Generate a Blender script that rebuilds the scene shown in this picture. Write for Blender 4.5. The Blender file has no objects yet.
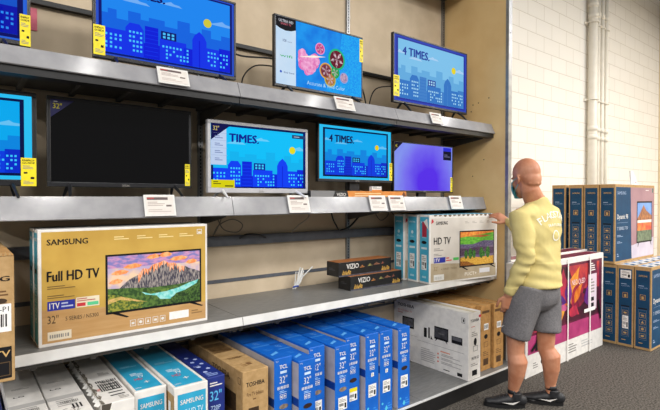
import bpy, bmesh, math, random
from mathutils import Vector, Matrix, noise
from mathutils.bvhtree import BVHTree
random.seed(7)
SC = bpy.context.scene
COL = SC.collection
V = Vector

# ------------------------------------------------------------------ materials
def lin(c):
    if isinstance(c, str):
        c = [int(c[i:i+2], 16) for i in (0, 2, 4)]
    return tuple((v/255/12.92 if v/255 <= .04045 else ((v/255+.055)/1.055)**2.4) for v in c) + (1,)
MC = {}
def mat(c, c2=None, scale=40., rough=.6, metal=0., emit=0., spec=.5, bump=0., coat=0., stretch=None, fac=(.35, .65), detail=3.):
    key = (str(c), str(c2), scale, rough, metal, emit, spec, bump, coat, str(stretch), fac, detail)
    if key in MC: return MC[key]
    m = bpy.data.materials.new('mat_%03d' % len(MC)); m.use_nodes = True
    nt = m.node_tree; b = nt.nodes['Principled BSDF']
    b.inputs['Roughness'].default_value = rough; b.inputs['Metallic'].default_value = metal
    b.inputs['Specular IOR Level'].default_value = spec; b.inputs['Coat Weight'].default_value = coat
    b.inputs['Coat Roughness'].default_value = .1
    b.inputs['Base Color'].default_value = (0, 0, 0, 1) if emit else lin(c)
    tgt = 'Emission Color' if emit else 'Base Color'
    if emit:
        b.inputs['Emission Color'].default_value = lin(c); b.inputs['Emission Strength'].default_value = emit
    if c2 is not None or bump:
        tc = nt.nodes.new('ShaderNodeTexCoord'); nz = nt.nodes.new('ShaderNodeTexNoise')
        nz.inputs['Scale'].default_value = scale; nz.inputs['Detail'].default_value = detail
        src = tc.outputs['Object']
        if stretch:
            mp = nt.nodes.new('ShaderNodeMapping'); mp.inputs['Scale'].default_value = stretch
            nt.links.new(src, mp.inputs[0]); src = mp.outputs[0]
        nt.links.new(src, nz.inputs['Vector'])
        if c2 is not None:
            cr = nt.nodes.new('ShaderNodeValToRGB')
            cr.color_ramp.elements[0].position = fac[0]; cr.color_ramp.elements[1].position = fac[1]
            cr.color_ramp.elements[0].color = lin(c); cr.color_ramp.elements[1].color = lin(c2)
            nt.links.new(nz.outputs[0], cr.inputs[0]); nt.links.new(cr.outputs[0], b.inputs[tgt])
        if bump:
            bp = nt.nodes.new('ShaderNodeBump'); bp.inputs['Strength'].default_value = bump; bp.inputs['Distance'].default_value = .01
            nt.links.new(nz.outputs[0], bp.inputs['Height']); nt.links.new(bp.outputs[0], b.inputs['Normal'])
    MC[key] = m
    return m
def em(c, c2=None, scale=8., **k): return mat(c, c2, scale, rough=.45, emit=1.08, spec=.03, **k)

KRAFT = mat('b8976a', 'a8885b', 30., .75, spec=.2)
KRAFT2 = mat('c0935a', 'a97e4a', 25., .75, spec=.2)
WHITEC = mat('e6e3de', 'd9d6d2', 20., .6, spec=.3)
PAPER = mat('f2f1ee', 'e6e5e2', 60., .6, spec=.3)
BLACK = mat('121214', '1a1a1c', 30., .45)
INK = mat('17171a', None, rough=.6, spec=.2)
DARKPL = mat('15161a', '1b1c20', 60., .35)
GREYINK = mat('8d8a86', None, rough=.6, spec=.2)
LIP = mat('9a9a9d', '8e8e92', 12., .16, spec=.5, coat=.2)
LIPW = mat('dcdcda', 'd0d0ce', 12., .3, spec=.5)
DECK = mat('7f7f7d', '6e6e6e', 14., .4, spec=.4, stretch=(1, 6, 1))
UNDER = mat('55534f', '4a4844', 10., .7)
PANEL = mat('d6c4aa', 'cab89d', 6., .7, spec=.2)
ENDPANEL = mat('e8c890', 'dfbc84', 4., .6, spec=.25)
STEEL = mat('9a9c9e', '8a8c90', 20., .35, metal=.6)
RAIL = mat('5c6068', '51555d', 20., .5)
YELLOW = mat('f4e11a', 'e6d410', 30., .5)

# ------------------------------------------------------------------ mesh builder
class MB:
    def __init__(s): s.v = []; s.f = []; s.m = []; s.sm = []; s.mats = []
    def mi(s, m):
        if m not in s.mats: s.mats.append(m)
        return s.mats.index(m)
    def add(s, vs, fs, m, smooth=False):
        o = len(s.v); s.v += [V(p) for p in vs]; i = s.mi(m)
        for f in fs: s.f.append([o+k for k in f]); s.m.append(i); s.sm.append(smooth)
        return s
    def box(s, a, b, m, bev=0., M=None):
        a = V(a); b = V(b); bm = bmesh.new(); bmesh.ops.create_cube(bm, size=1)
        for v in bm.verts: v.co = V(((a[i]+b[i])/2 + v.co[i]*(b[i]-a[i]) for i in range(3)))
        if bev: bmesh.ops.bevel(bm, geom=list(bm.edges), offset=bev, segments=2, affect='EDGES', profile=.5)
        bm.verts.index_update()
        vs = [(M @ v.co if M else v.co.copy()) for v in bm.verts]; fs = [[v.index for v in f.verts] for f in bm.faces]
        bm.free(); return s.add(vs, fs, m)
    def prism(s, prof, axis, t0, t1, m):
        # profile in the two other axes (cyclic order), extruded along axis
        o = {'x': (1, 2, 0), 'y': (0, 2, 1), 'z': (0, 1, 2)}[axis]; n = len(prof); vs = []
        for t in (t0, t1):
            for p in prof:
                q = [0, 0, 0]; q[o[0]] = p[0]; q[o[1]] = p[1]; q[o[2]] = t; vs.append(q)
        fs = [list(range(n))[::-1], list(range(n, 2*n))] + [[i, (i+1) % n, n+(i+1) % n, n+i] for i in range(n)]
        bm = bmesh.new(); bv = [bm.verts.new(q) for q in vs]
        for f in fs: bm.faces.new([bv[i] for i in f])
        bmesh.ops.recalc_face_normals(bm, faces=bm.faces); bm.verts.index_update()
        fs = [[v.index for v in f.verts] for f in bm.faces]; bm.free()
        return s.add(vs, fs, m)
    def tube(s, pts, r, m, n=10, cap=True, flat=None):
        pts = [V(p) for p in pts]; N = len(pts); rs = r if isinstance(r, (list, tuple)) else [r]*N
        rings = []; ref = None
        def ring(c, t, ra):
            nonlocal ref
            if ref is None:
                ref = t.orthogonal().normalized()
                if flat is not None: ref = (V(flat) - t*V(flat).dot(t)).normalized()
            ref = (ref - t*ref.dot(t)).normalized(); bi = t.cross(ref)
            ra = ra if isinstance(ra, tuple) else (ra, ra)
            return [c + ref*math.cos(2*math.pi*k/n)*ra[0] + bi*math.sin(2*math.pi*k/n)*ra[1] for k in range(n)]
        sc = lambda ra, q: (ra[0]*q, ra[1]*q) if isinstance(ra, tuple) else ra*q
        mx = lambda ra: min(ra) if isinstance(ra, tuple) else ra
        for i, p in enumerate(pts):
            t = (pts[min(i+1, N-1)] - pts[max(i-1, 0)]).normalized()
            if cap and i == 0:
                for a in (75, 45, 20): rings.append(ring(p - t*math.sin(math.radians(a))*mx(rs[0]), t, sc(rs[0], math.cos(math.radians(a)))))
            rings.append(ring(p, t, rs[i]))
            if cap and i == N-1:
                for a in (20, 45, 75): rings.append(ring(p + t*math.sin(math.radians(a))*mx(rs[-1]), t, sc(rs[-1], math.cos(math.radians(a)))))
        vs = [q for R in rings for q in R]; fs = []
        for i in range(len(rings)-1):
            for k in range(n): fs.append([i*n+k, i*n+(k+1) % n, (i+1)*n+(k+1) % n, (i+1)*n+k])
        fs.append(list(range(n))[::-1]); fs.append(list(range((len(rings)-1)*n, len(rings)*n)))
        return s.add(vs, fs, m, True)
    def ellip(s, c, ax, m, n=20):
        # ax: three axis vectors
        vs = []; fs = []; R = n//2
        for i in range(1, R):
            a = math.pi*i/R
            for k in range(n):
                b = 2*math.pi*k/n
                vs.append(V(c) + V(ax[0])*math.sin(a)*math.cos(b) + V(ax[1])*math.sin(a)*math.sin(b) + V(ax[2])*math.cos(a))
        t = len(vs); vs += [V(c)+V(ax[2]), V(c)-V(ax[2])]
        for i in range(R-2):
            for k in range(n): fs.append([i*n+k, (i+1)*n+k, (i+1)*n+(k+1) % n, i*n+(k+1) % n])
        for k in range(n):
            fs.append([t, k, (k+1) % n]); fs.append([t+1, (R-2)*n+(k+1) % n, (R-2)*n+k])
        return s.add(vs, fs, m, True)
    def mesh(s, name):
        me = bpy.data.meshes.new(name); me.from_pydata([tuple(p) for p in s.v], [], s.f)
        for m in s.mats: me.materials.append(m)
        me.polygons.foreach_set('material_index', s.m); me.polygons.foreach_set('use_smooth', s.sm); me.update()
        return me
    def build(s, name, parent=None, label=None, loc=None, rotz=0., kind=None):
        o = bpy.data.objects.new(name, s.mesh(name)); COL.objects.link(o)
        if parent: o.parent = parent
        if loc is not None: o.location = loc
        if rotz: o.rotation_euler = (0, 0, rotz)
        if label: o['label'] = label
        if kind: o['kind'] = kind
        return o

def tag(o, label, cat, group=None):
    o['label'] = label; o['category'] = cat
    if group: o['group'] = group
    return o
def empty(name, loc, label, cat, group=None, rotz=0.):
    o = bpy.data.objects.new(name, None); COL.objects.link(o); o.location = loc; o.rotation_euler = (0, 0, rotz); o.empty_display_size = .05
    return tag(o, label, cat, group)
def struct(o): o['kind'] = 'structure'; return o

TXT = {}
def glyphs(s, bold):
    if s in TXT: return TXT[s]
    cu = bpy.data.curves.new('t', 'FONT'); cu.body = s; cu.size = 1; cu.resolution_u = 2
    o = bpy.data.objects.new('t', cu); COL.objects.link(o); bpy.context.view_layer.update()
    e = o.evaluated_get(bpy.context.evaluated_depsgraph_get()); me = e.to_mesh()
    vs = [(v.co.x, v.co.y) for v in me.vertices]; fs = [list(p.vertices) for p in me.polygons]
    e.to_mesh_clear(); bpy.data.objects.remove(o); bpy.data.curves.remove(cu)
    x0 = min(v[0] for v in vs); x1 = max(v[0] for v in vs); y0 = min(v[1] for v in vs); y1 = max(v[1] for v in vs)
    TXT[s] = (vs, fs, x0, x1, y0, y1); return TXT[s]

class FR:
    """a flat frame on a surface: print marks in metres (or unit fractions with su, sv)"""
    def __init__(s, mb, o, u, v, W=1., Hh=1.):
        s.mb = mb; s.o = V(o); s.u = V(u).normalized(); s.v = V(v).normalized(); s.n = s.u.cross(s.v); s.W = W; s.H = Hh
    def p(s, a, b, l): return s.o + s.u*a*s.W + s.v*b*s.H + s.n*(.0004*l)
    def sub(s, a0, b0, a1, b1, l=0):
        return FR(s.mb, s.p(a0, b0, l), s.u, s.v, (a1-a0)*s.W, (b1-b0)*s.H)
    def poly(s, pts, m, l=1):
        ar = sum(pts[i][0]*pts[(i+1) % len(pts)][1] - pts[(i+1) % len(pts)][0]*pts[i][1] for i in range(len(pts)))
        if ar < 0: pts = pts[::-1]
        s.mb.add([s.p(a, b, l) for a, b in pts], [list(range(len(pts)))], m); return s
    def rect(s, a0, b0, a1, b1, m, l=1): return s.poly([(a0, b0), (a1, b0), (a1, b1), (a0, b1)], m, l)
    def frame(s, a0, b0, a1, b1, t, m, l=1):
        tu = t/s.W; tv = t/s.H
        s.rect(a0, b0, a1, b0+tv, m, l); s.rect(a0, b1-tv, a1, b1, m, l); s.rect(a0, b0+tv, a0+tu, b1-tv, m, l); s.rect(a1-tu, b0+tv, a1, b1-tv, m, l); return s
    def disc(s, a, b, r, m, l=1, n=16, ry=None):
        ry = r if ry is None else ry
        return s.poly([(a+math.cos(2*math.pi*k/n)*r/s.W, b+math.sin(2*math.pi*k/n)*ry/s.H) for k in range(n)], m, l)
    def text(s, t, a0, b0, a1, b1, m, l=2, bold=.0):
        vs, fs, x0, x1, y0, y1 = glyphs(t, bold)
        q = [s.p(a0+(x-x0)/(x1-x0)*(a1-a0), b0+(y-y0)/(y1-y0)*(b1-b0), l) for x, y in vs]
        s.mb.add(q, fs, m)
        if bold:
            for k in (-1, 1):
                d = s.u*(k*bold*.65*(a1-a0)*s.W/(x1-x0)) + s.v*(k*bold*.3*(b1-b0)*s.H/(y1-y0)) + s.n*(.00015 if k > 0 else .0003); s.mb.add([p+d for p in q], fs, m)
        return s
    def lines(s, a0, b0, a1, b1, n, m, l=2, rnd=random.Random(3)):
        for i in range(n):
            y = b0+(b1-b0)*(i+.25)/n; s.rect(a0, y, a0+(a1-a0)*(1 if i < n-1 else .6)*rnd.uniform(.85, 1), y+(b1-b0)*.45/n, m, l)
        return s
    def bars(s, a0, b0, a1, b1, n, m, l=2, rnd=random.Random(5)):
        x = a0
        for i in range(n):
            w = (a1-a0)/n; s.rect(x, b0, x+w*rnd.uniform(.3, .75), b1, m, l); x += w
        return s

# ------------------------------------------------------------------ cartons
def carton(name, label, cat, group, w, d, h, loc, rotz, body, prints, bev=.004, seam=None):
    """loc = front left bottom corner; front faces -y. prints(F) with F dict of frames in metres fractions"""
    mb = MB(); mb.box((0, 0, 0), (w, d, h), body, bev)
    F = dict(front=FR(mb, (0, 0, 0), (1, 0, 0), (0, 0, 1), w, h), left=FR(mb, (0, d, 0), (0, -1, 0), (0, 0, 1), d, h),
             top=FR(mb, (0, 0, h), (1, 0, 0), (0, 1, 0), w, d), right=FR(mb, (w, 0, 0), (0, 1, 0), (0, 0, 1), d, h))
    prints(F)
    o = mb.build(name, None, None, loc, rotz); tag(o, label, cat, group); o['dims'] = (w, d, h)
    return o
def part(parent, name, fn, label=None):
    mb = MB(); fn(mb); return mb.build(name, parent, label)
def ffront(mb, w, h, y=0.): return FR(mb, (0, y, 0), (1, 0, 0), (0, 0, 1), w, h)
def fleft(mb, d, h): return FR(mb, (0, d, 0), (0, -1, 0), (0, 0, 1), d, h)
def shipping_label(o, fr, a0, b0, a1, b1, name='shipping_label', yellow=False):
    """white paper sticker with bar code on a face frame maker"""
    mb = MB(); f = fr(mb); f.rect(a0, b0, a1, b1, PAPER, 4); g = f.sub(a0, b0, a1, b1, 4)
    if yellow: g.rect(0, .7, 1, 1, YELLOW, 1)
    else: g.lines(.1, .6, .9, .92, 3, GREYINK, 1)
    g.bars(.1, .3, .62, .52, 9, INK, 1); g.rect(.7, .12, .9, .5, INK, 1); g.lines(.1, .06, .55, .22, 2, GREYINK, 1)
    return mb.build(name, o)

# ------------------------------------------------------------------ room
floor_m = mat('68635d', '302d2a', 75., .95, spec=.1, bump=.3, fac=(.38, .66), detail=4.)
mb = MB(); mb.add([(-3, -4, 0), (10.4, -4, 0), (10.4, 3.3, 0), (-3, 3.3, 0)], [[0, 1, 2, 3]], floor_m); struct(mb.build('floor'))
def block_mat():
    m = bpy.data.materials.new('painted_block'); m.use_nodes = True; nt = m.node_tree; b = nt.nodes['Principled BSDF']
    tc = nt.nodes.new('ShaderNodeTexCoord'); sp = nt.nodes.new('ShaderNodeSeparateXYZ'); cb = nt.nodes.new('ShaderNodeCombineXYZ')
    nt.links.new(tc.outputs['Object'], sp.inputs[0]); nt.links.new(sp.outputs[0], cb.inputs[0]); nt.links.new(sp.outputs[2], cb.inputs[1])
    br = nt.nodes.new('ShaderNodeTexBrick'); nt.links.new(cb.outputs[0], br.inputs[0])
    br.inputs['Scale'].default_value = 1; br.inputs['Brick Width'].default_value = .4064; br.inputs['Row Height'].default_value = .2032
    br.inputs['Mortar Size'].default_value = .005; br.inputs['Mortar Smooth'].default_value = .4
    br.inputs['Color1'].default_value = lin('efebe3'); br.inputs['Color2'].default_value = lin('ece8df'); br.inputs['Mortar'].default_value = lin('cfc8bb')
    nt.links.new(br.outputs[0], b.inputs['Base Color'])
    bp = nt.nodes.new('ShaderNodeBump'); bp.inputs['Strength'].default_value = .5; bp.inputs['Distance'].default_value = .006; bp.invert = True
    nz = nt.nodes.new('ShaderNodeTexNoise'); nz.inputs['Scale'].default_value = 90; nt.links.new(tc.outputs['Object'], nz.inputs[0])
    mx = nt.nodes.new('ShaderNodeMath'); mx.operation = 'MULTIPLY_ADD'; mx.inputs[1].default_value = .12
    nt.links.new(nz.outputs[0], mx.inputs[0]); nt.links.new(br.outputs['Fac'], mx.inputs[2]); nt.links.new(mx.outputs[0], bp.inputs['Height'])
    nt.links.new(bp.outputs[0], b.inputs['Normal']); b.inputs['Roughness'].default_value = .55
    return m
BLOCK = block_mat()
mb = MB(); mb.box((-3, 3.2, 0), (10.4, 3.35, 5.2), BLOCK); struct(mb.build('wall_back'))
mb = MB(); mb.box((10.3, -4, 0), (10.45, 3.2, 5.2), mat('e2cfae', 'd9c5a2', 3., .7)); struct(mb.build('wall_right'))

# ------------------------------------------------------------------ wall pipes
PIPE = mat('efe9dc', 'e8e2d4', 10., .4)
for i, (x, r, lab) in enumerate(((7.35, .062, 'thick cream pipe running up the white block wall'), (7.585, .032, 'thin cream pipe directly beside the thick pipe'),
                                (7.725, .032, 'thin cream pipe in the middle of the three thin ones'), (7.865, .032, 'thin cream pipe farthest from the thick pipe'))):
    mb = MB(); y = 3.2-r-.02; mb.tube([(x, y, 0), (x, y, 5.1)], r, PIPE, 20, cap=False)
    o = tag(mb.build('pipe'), lab, 'pipe', 'pipes on the block wall')
    for z in ((4.2, 4.36) if i == 0 else (4.28,)) + (2.435, 2.56):
        part(o, 'coupling', lambda q: q.tube([(x, y, z-.035), (x, y, z+.035)], r+.007, PIPE, 20, cap=False))
for z, lab in ((4.1, 'upper cream strut clamp across the wall pipes'), (2.98, 'lower cream strut clamp across the wall pipes')):
    o = empty('pipe_clamp', (7.6, 3.2, z), lab, 'clamp', 'pipe clamps')
    part(o, 'strut', lambda q: q.box((-.36, -.02, -.02), (.36, 0, .02), PIPE, .003))
    for x, r in ((7.35, .062), (7.585, .032), (7.725, .032), (7.865, .032)):
        pts = [(x-7.6+math.cos(a)*(r+.012), -r-.02+math.sin(a)*(r+.012), 0) for a in [math.radians(180+18*k) for k in range(11)]]
        part(o, 'strap', lambda q: q.tube([(pts[0][0], -.015, 0)]+pts+[(pts[-1][0], -.015, 0)], .009, PIPE, 8))

# ------------------------------------------------------------------ shelving
XE = 3.835; YB = 3.05
SEC = [(0.0, 1.287), (1.287, 2.58), (2.58, XE)]
SECLAB = ['grey shelving bay with the gold carton on its shelf', 'grey shelving bay with the two small black boxes on its shelf', 'grey shelving bay against the tan end panel']
def shelf_part(u, x0, x1, zt, yf, tilt, hh, slots, lab):
    mb = MB(); g = .002
    mb.box((x0+g, yf+tilt, zt-.03), (x1-g, YB-.002, zt-.008), DECK)          # deck
    mb.box((x0+g, yf+tilt+.03, zt-.075), (x1-g, YB-.01, zt-.0302), UNDER)    # stiffened underside
    for k in range(6): mb.box((x0+.02+k*(x1-x0-.04)/5-.012, yf+tilt+.06, zt-.095), (x0+.02+k*(x1-x0-.04)/5+.012, YB-.02, zt-.0752), UNDER)
    if slots:
        mb.box((x0+g, yf+.012, zt-hh-.035), (x1-g, yf+tilt+.05, zt-hh), BLACK)
    s = mb.build('shelf', u, lab)
    lp = MB()
    lp.prism([(yf+tilt, zt), (yf+tilt+.012, zt-.004), (yf+.014, zt-hh), (yf, zt-hh), (yf-.004, zt-hh+.004)], 'x', x0+g, x1-g, LIPW if zt < 1 else LIP)
    lp.build('price_rail', s)
    return s
for i, (x0, x1) in enumerate(SEC):
    u = empty('shelving_bay', ((x0+x1)/2, 2.6, 0), SECLAB[i], 'shelving', 'grey shelving bays')
    u0 = (-(x0+x1)/2, -2.6, 0)
    kids = []
    kids.append(shelf_part(u, x0, x1, 2.215, 2.465, .035, .09, True, 'upper grey shelf with a glossy price rail'))
    kids.append(shelf_part(u, x0, x1, 1.555, 2.55, .03, .112, False, 'middle grey shelf with a glossy price rail'))
    kids.append(shelf_part(u, x0, x1, .865, 2.44, .006, .05, False, 'lower grey shelf with a thin pale edge'))
    mb = MB(); mb.box((x0+.002, 2.22, .1), (x1-.002, YB-.002, .114), DECK); mb.box((x0+.002, 2.212, .107), (x1-.002, 2.23, .1142), LIPW)
    kids.append(mb.build('base_deck', u))
    mb = MB(); mb.box((x0, 2.219, 0.0005), (x1, 2.24, .0995), BLACK); mb.box((x0, 2.24, .01), (x1, YB-.01, .03), BLACK); kids.append(mb.build('kick_plate', u))
    mb = MB(); mb.box((x0, YB, .02), (x1, YB+.03, 3.55), PANEL)
    for z, t in ((.972, .012), (.59, .01), (2.05, .012)): mb.box((x0, YB-.006, z-t), (x1, YB-.0005, z+t), RAIL if z < 1 else PANEL)
    kids.append(mb.build('back_panel', u))
    mb = MB()
    for z, t in ((1.25, .034), (2.612, .013)):
        mb = MB(); mb.box((x0, YB-.035, z-t), (x1, YB-.0005, z+t), RAIL if z < 2 else BLACK)
        kids.append(mb.build('cross_rail', u, 'blue grey horizontal rail on the back panel' if z < 2 else 'black horizontal rail on the back panel'))
    mb = MB(); mb.box((x0, 2.78, 3.5), (x1, YB-.002, 3.54), UNDER); mb.box((x0, 2.76, 3.46), (x1, 2.78, 3.55), LIP); kids.append(mb.build('top_shelf', u))
    xs = [x0] if i == 0 else [x0]
    for x in xs+([x1-.016] if i == 2 else []):
        mb = MB(); mb.box((x-.016, YB-.02, .03), (x+.016, YB-.0003, 3.5), STEEL)
        for k in range(110):
            z = .9+k*.0235; mb.box((x-.004, YB-.0212, z), (x+.004, YB-.0198, z+.014), BLACK)
        kids.append(mb.build('upright', u, 'slotted steel upright'))
        if x > .5:
            for zt, yf in ((2.215, 2.58), (1.555, 2.66), (.865, 2.6)):
                mb = MB(); mb.prism([(yf, zt-.1), (YB-.022, zt-.1), (YB-.022, zt-.19), (yf, zt-.125)], 'x', x-.004, x+.004, UNDER); kids.append(mb.build('bracket', u))
    if i == 2:
        mb = MB(); mb.box((XE+.002, 2.36, 0), (XE+.03, YB+.1, 3.7), ENDPANEL)
        for (y, z) in ((2.70, 2.42), (2.64, 2.43), (2.72, 2.36), (2.53, 2.46), (2.58, 1.9), (2.7, 1.75)): mb.ellip((XE+.002, y, z), ((.001, 0, 0), (0, .006, 0), (0, 0, .006)), INK, 8)
        e = mb.build('end_panel', u, 'tan end panel'); kids.append(e)
        mb = MB(); mb.box((XE-.002, 2.33, 0), (XE+.05, 2.36, 3.7), STEEL)
        for z in (.6, 1.4, 2.2, 3.0): mb.ellip((XE+.02, 2.33, z), ((.006, 0, 0), (0, .003, 0), (0, 0, .006)), INK, 8)
        q = mb.build('edge_trim', e, 'grey metal edge strip'); q.location = (0, 0, 0)
    for k in kids: k.location = V(k.location)+V(u0)

# ------------------------------------------------------------------ televisions
def city(f, P, text='4 TIMES.', tx=(.06, .71, .5, .86), sun=(.83, .68), border=True, bo=(.045, .07)):
    sky, far, bld, bl2, win, sunc, ink, edge, dark = [em(c) for c in P]
    f.rect(0, 0, 1, 1, edge, 1)
    g = f
    if border:
        f.rect(bo[0], bo[0], 1-bo[0], 1-bo[0], dark, 2); g = f.sub(bo[1], bo[1]*1.1, 1-bo[1], 1-bo[1]*1.1, 2)
    g.rect(0, 0, 1, 1, sky, 2)
    cl = em(tuple(int(a*.55+b*.45) for a, b in zip([int(P[0][i:i+2], 16) for i in (0, 2, 4)], (220, 225, 250))))
    for cx, cy, s in ((.24, .70, .05), (.5, .78, .045), (.93, .66, .06), (.02, .76, .05)):
        pts = [(cx-s*2, cy), (cx+s*2, cy), (cx+s*1.4, cy+s*.6), (cx+s*.5, cy+s*.7), (cx, cy+s*1.2), (cx-s*.8, cy+s*.7)]
        g.poly([(min(1, max(0, a)), b) for a, b in pts], cl, 3)
    far_p = [(0, .25), (0, .5), (.04, .5), (.04, .56), (.1, .56), (.1, .45), (.18, .45), (.18, .58), (.27, .58), (.27, .5), (.33, .5), (.33, .55), (.45, .55), (.45, .48), (.55, .48), (.55, .6), (.65, .6), (.65, .47), (.75, .47), (.75, .56), (.83, .56), (.83, .45), (.92, .45), (.92, .52), (1, .52), (1, .25)]
    for i in range(0, len(far_p)-2, 2):
        a = far_p[i+1]; b = far_p[i+2]
        if b[0] > a[0]: g.rect(a[0], .2, b[0], a[1], far, 4)
    g.disc(sun[0], sun[1], .05*g.H/.8, sunc, 4, 20)
    g.rect(0, 0, 1, .2, bld, 5)
    for k, (a0, b1, a1) in enumerate(((0, .31, .16), (.3, .43, .4), (.41, .3, .62), (.6, .24, .73), (.78, .3, .92), (.9, .33, 1.))): g.rect(a0, 0, a1, b1, bld if k % 2 else bl2, 6)
    g.poly([(.16, 0), (.29, 0), (.29, .36), (.26, .43), (.19, .43), (.16, .36)], bl2, 7)
    g.poly([(.67, 0), (.79, 0), (.79, .38), (.77, .45), (.73, .51), (.69, .45), (.67, .38)], bl2, 7)
    g.poly([(.725, 0), (.735, 0), (.735, .38), (.725, .38)], bld, 8)
    for k in range(7): g.rect(.3, .04+k*.055, .4, .05+k*.055, bl2, 8)
    g.rect(.42, .3, .54, .41, em(P[6]), 7)
    for i in range(3):
        for j in range(2): g.rect(.435+i*.034, .315+j*.045, .455+i*.034, .345+j*.045, win, 8)
    rnd = random.Random(11)
    for (a0, a1, b0, b1, na, nb) in ((.02, .15, .06, .27, 4, 4), (.185, .29, .06, .36, 4, 5), (.43, .65, .04, .24, 8, 4), (.8, .99, .05, .28, 7, 4)):
        for i in range(na):
            for j in range(nb):
                if rnd.random() < .72:
                    a = a0+(a1-a0)*i/na; b = b0+(b1-b0)*j/nb; g.rect(a, b, a+.015, b+.028, win, 8)
    if text: g.text(text, tx[0], tx[1], tx[2], tx[3], em(P[6]), 8, .07)
PB = ('1c86f0', '1264e0', '0a1ed8', '1233e8', '4cc4ff', 'cfc83c', '0a1468', '2a50c8', '0a1470')
PD = ('7cc0ea', '62aade', '3d7ec8', '2f74c4', 'a8dcf4', 'e4d020', '1c3c9c', '2e44b4', '24309c')
PH = ('08a8ee', '0a86e0', '0a2cc8', '0c3ce0', '3cc8ff', 'e8cc10', '0a1450', '2cc0f4', '081448')
PG = ('0cc0fa', '10b4f0', '0a28dc', '1040f4', '40d0ff', 'e4da20', '0a2090', '0a1a70', '0a1450')

def tv(label, group, x0, x1, z0, z1, y, bezel, zs, content, feet='legs', fc=DARKPL, bz=.014, logo=None, tags=(), dyaw=0., footc=None):
    w = x1-x0; h = z1-z0
    t = empty('television', ((x0+x1)/2, y, zs), label, 'television', group, dyaw)
    o = (-w/2, 0, z0-zs)
    mb = MB(); a = V(o); b0 = bz*1.5
    # frame ring
    for q0, q1 in (((0, 0, 0), (w, .03, b0)), ((0, 0, h-bz), (w, .03, h)), ((0, 0, b0), (bz, .03, h-bz)), ((w-bz, 0, b0), (w, .03, h-bz))): mb.box(a+V(q0), a+V(q1), bezel, .003)
    mb.box(a+V((.004, .006, .004)), a+V((w-.004, .034, h-.004)), bezel, .003)
    mb.prism([(a.y+.034, a.z+.02), (a.y+.034, a.z+h*.8), (a.y+.052, a.z+h*.72), (a.y+.075, a.z+h*.5), (a.y+.075, a.z+.04)], 'x', a.x+w*.1, a.x+w*.9, DARKPL)
    hs = mb.build('housing', t)
    lg = MB(); lf = FR(lg, a+V((0, 0, 0)), (1, 0, 0), (0, 0, 1), w, h); lf.text(logo or 'onn.', .475, .008, .525, .008+.012/h, GREYINK, 1, .02); lg.build('logo', hs)
    mb = MB(); sf = FR(mb, a+V((bz, .0035, b0)), (1, 0, 0), (0, 0, 1), w-2*bz, h-bz-b0)
    sf.rect(0, 0, 1, 1, BLACK, 0); content(sf); mb.build('screen', t)
    for (a0, b0_, a1, b1) in tags:
        mb = MB(); g0 = FR(mb, a+V((0, -.001, 0)), (1, 0, 0), (0, 0, 1), w, h); g0.rect(a0, b0_, a1, b1, YELLOW, 1); g = g0.sub(a0, b0_, a1, b1, 1)
        if a1-a0 > (b1-b0_):
            g.lines(.06, .35, .4, .9, 3, INK, 1); g.rect(.55, .1, .95, .3, INK, 1); g.lines(.5, .5, .95, .85, 2, GREYINK, 1)
        else:
            g.text('ENERGY', .1, .88, .9, .94, INK, 1, .03); g.text('GUIDE', .1, .79, .9, .85, INK, 1, .03)
            g.lines(.12, .6, .88, .74, 3, GREYINK, 1); g.rect(.18, .44, .42, .5, INK, 1); g.rect(.62, .25, .86, .33, INK, 1); g.lines(.15, .06, .85, .2, 3, GREYINK, 1)
        mb.build('energy_label', t, 'yellow energy label')
    fc = footc or fc
    if feet == 'legs':
        for s in (-1, 1):
            mb = MB(); x = s*w*.36; zb = z0-zs+.01
            for yy in (-.085, .105):
                mb.tube([(x, .03, zb+.012), (x+s*.01, .03+(yy-.03)*.55, zb*.55+.006), (x+s*.018, yy, .006)], [.011, .009, .006], fc, 8)
            mb.build('leg', t)
    else:
        mb = MB(); mb.box((-.05, .03, 0.01), (.05, .06, z0-zs+.08), fc, .004); mb.build('stand_neck', t)
        mb = MB(); mb.prism([(-w*.25, 0.035), (-w*.2, -.03), (w*.2, -.03), (w*.25, .035), (w*.2, .15), (-w*.2, .15)], 'z', 0.0002, .012, fc); mb.build('stand_base', t)
    return t
GU = 'televisions on the upper shelf'; GM = 'televisions on the middle shelf'
ZU = 2.207; ZM = 1.547
BZ = DARKPL
tv('black framed television on upper shelf with dark blue screen, cut by the picture edge', GU, -.506, .284, 2.253, 2.72, 2.62, BZ, ZU,
   lambda f: city(f, ('1a6ad8', '1252c8', '0a14a8', '0c1cb8', '2a8af0', 'cfc83c', '0a1468', '2a62d8', '0a0e60'), bo=(.02, .05)), tags=((.945, .0, .999, .31),))
tv('large upper shelf television showing blue city skyline beside bare tan panel', GU, .551, 1.341, 2.258, 2.725, 2.62, BZ, ZU,
   lambda f: city(f, PB, tx=(.1, .78, .45, .9), sun=(.8, .66), bo=(.016, .035)), tags=((.0, .03, .07, .35),), logo='TCL')
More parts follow.
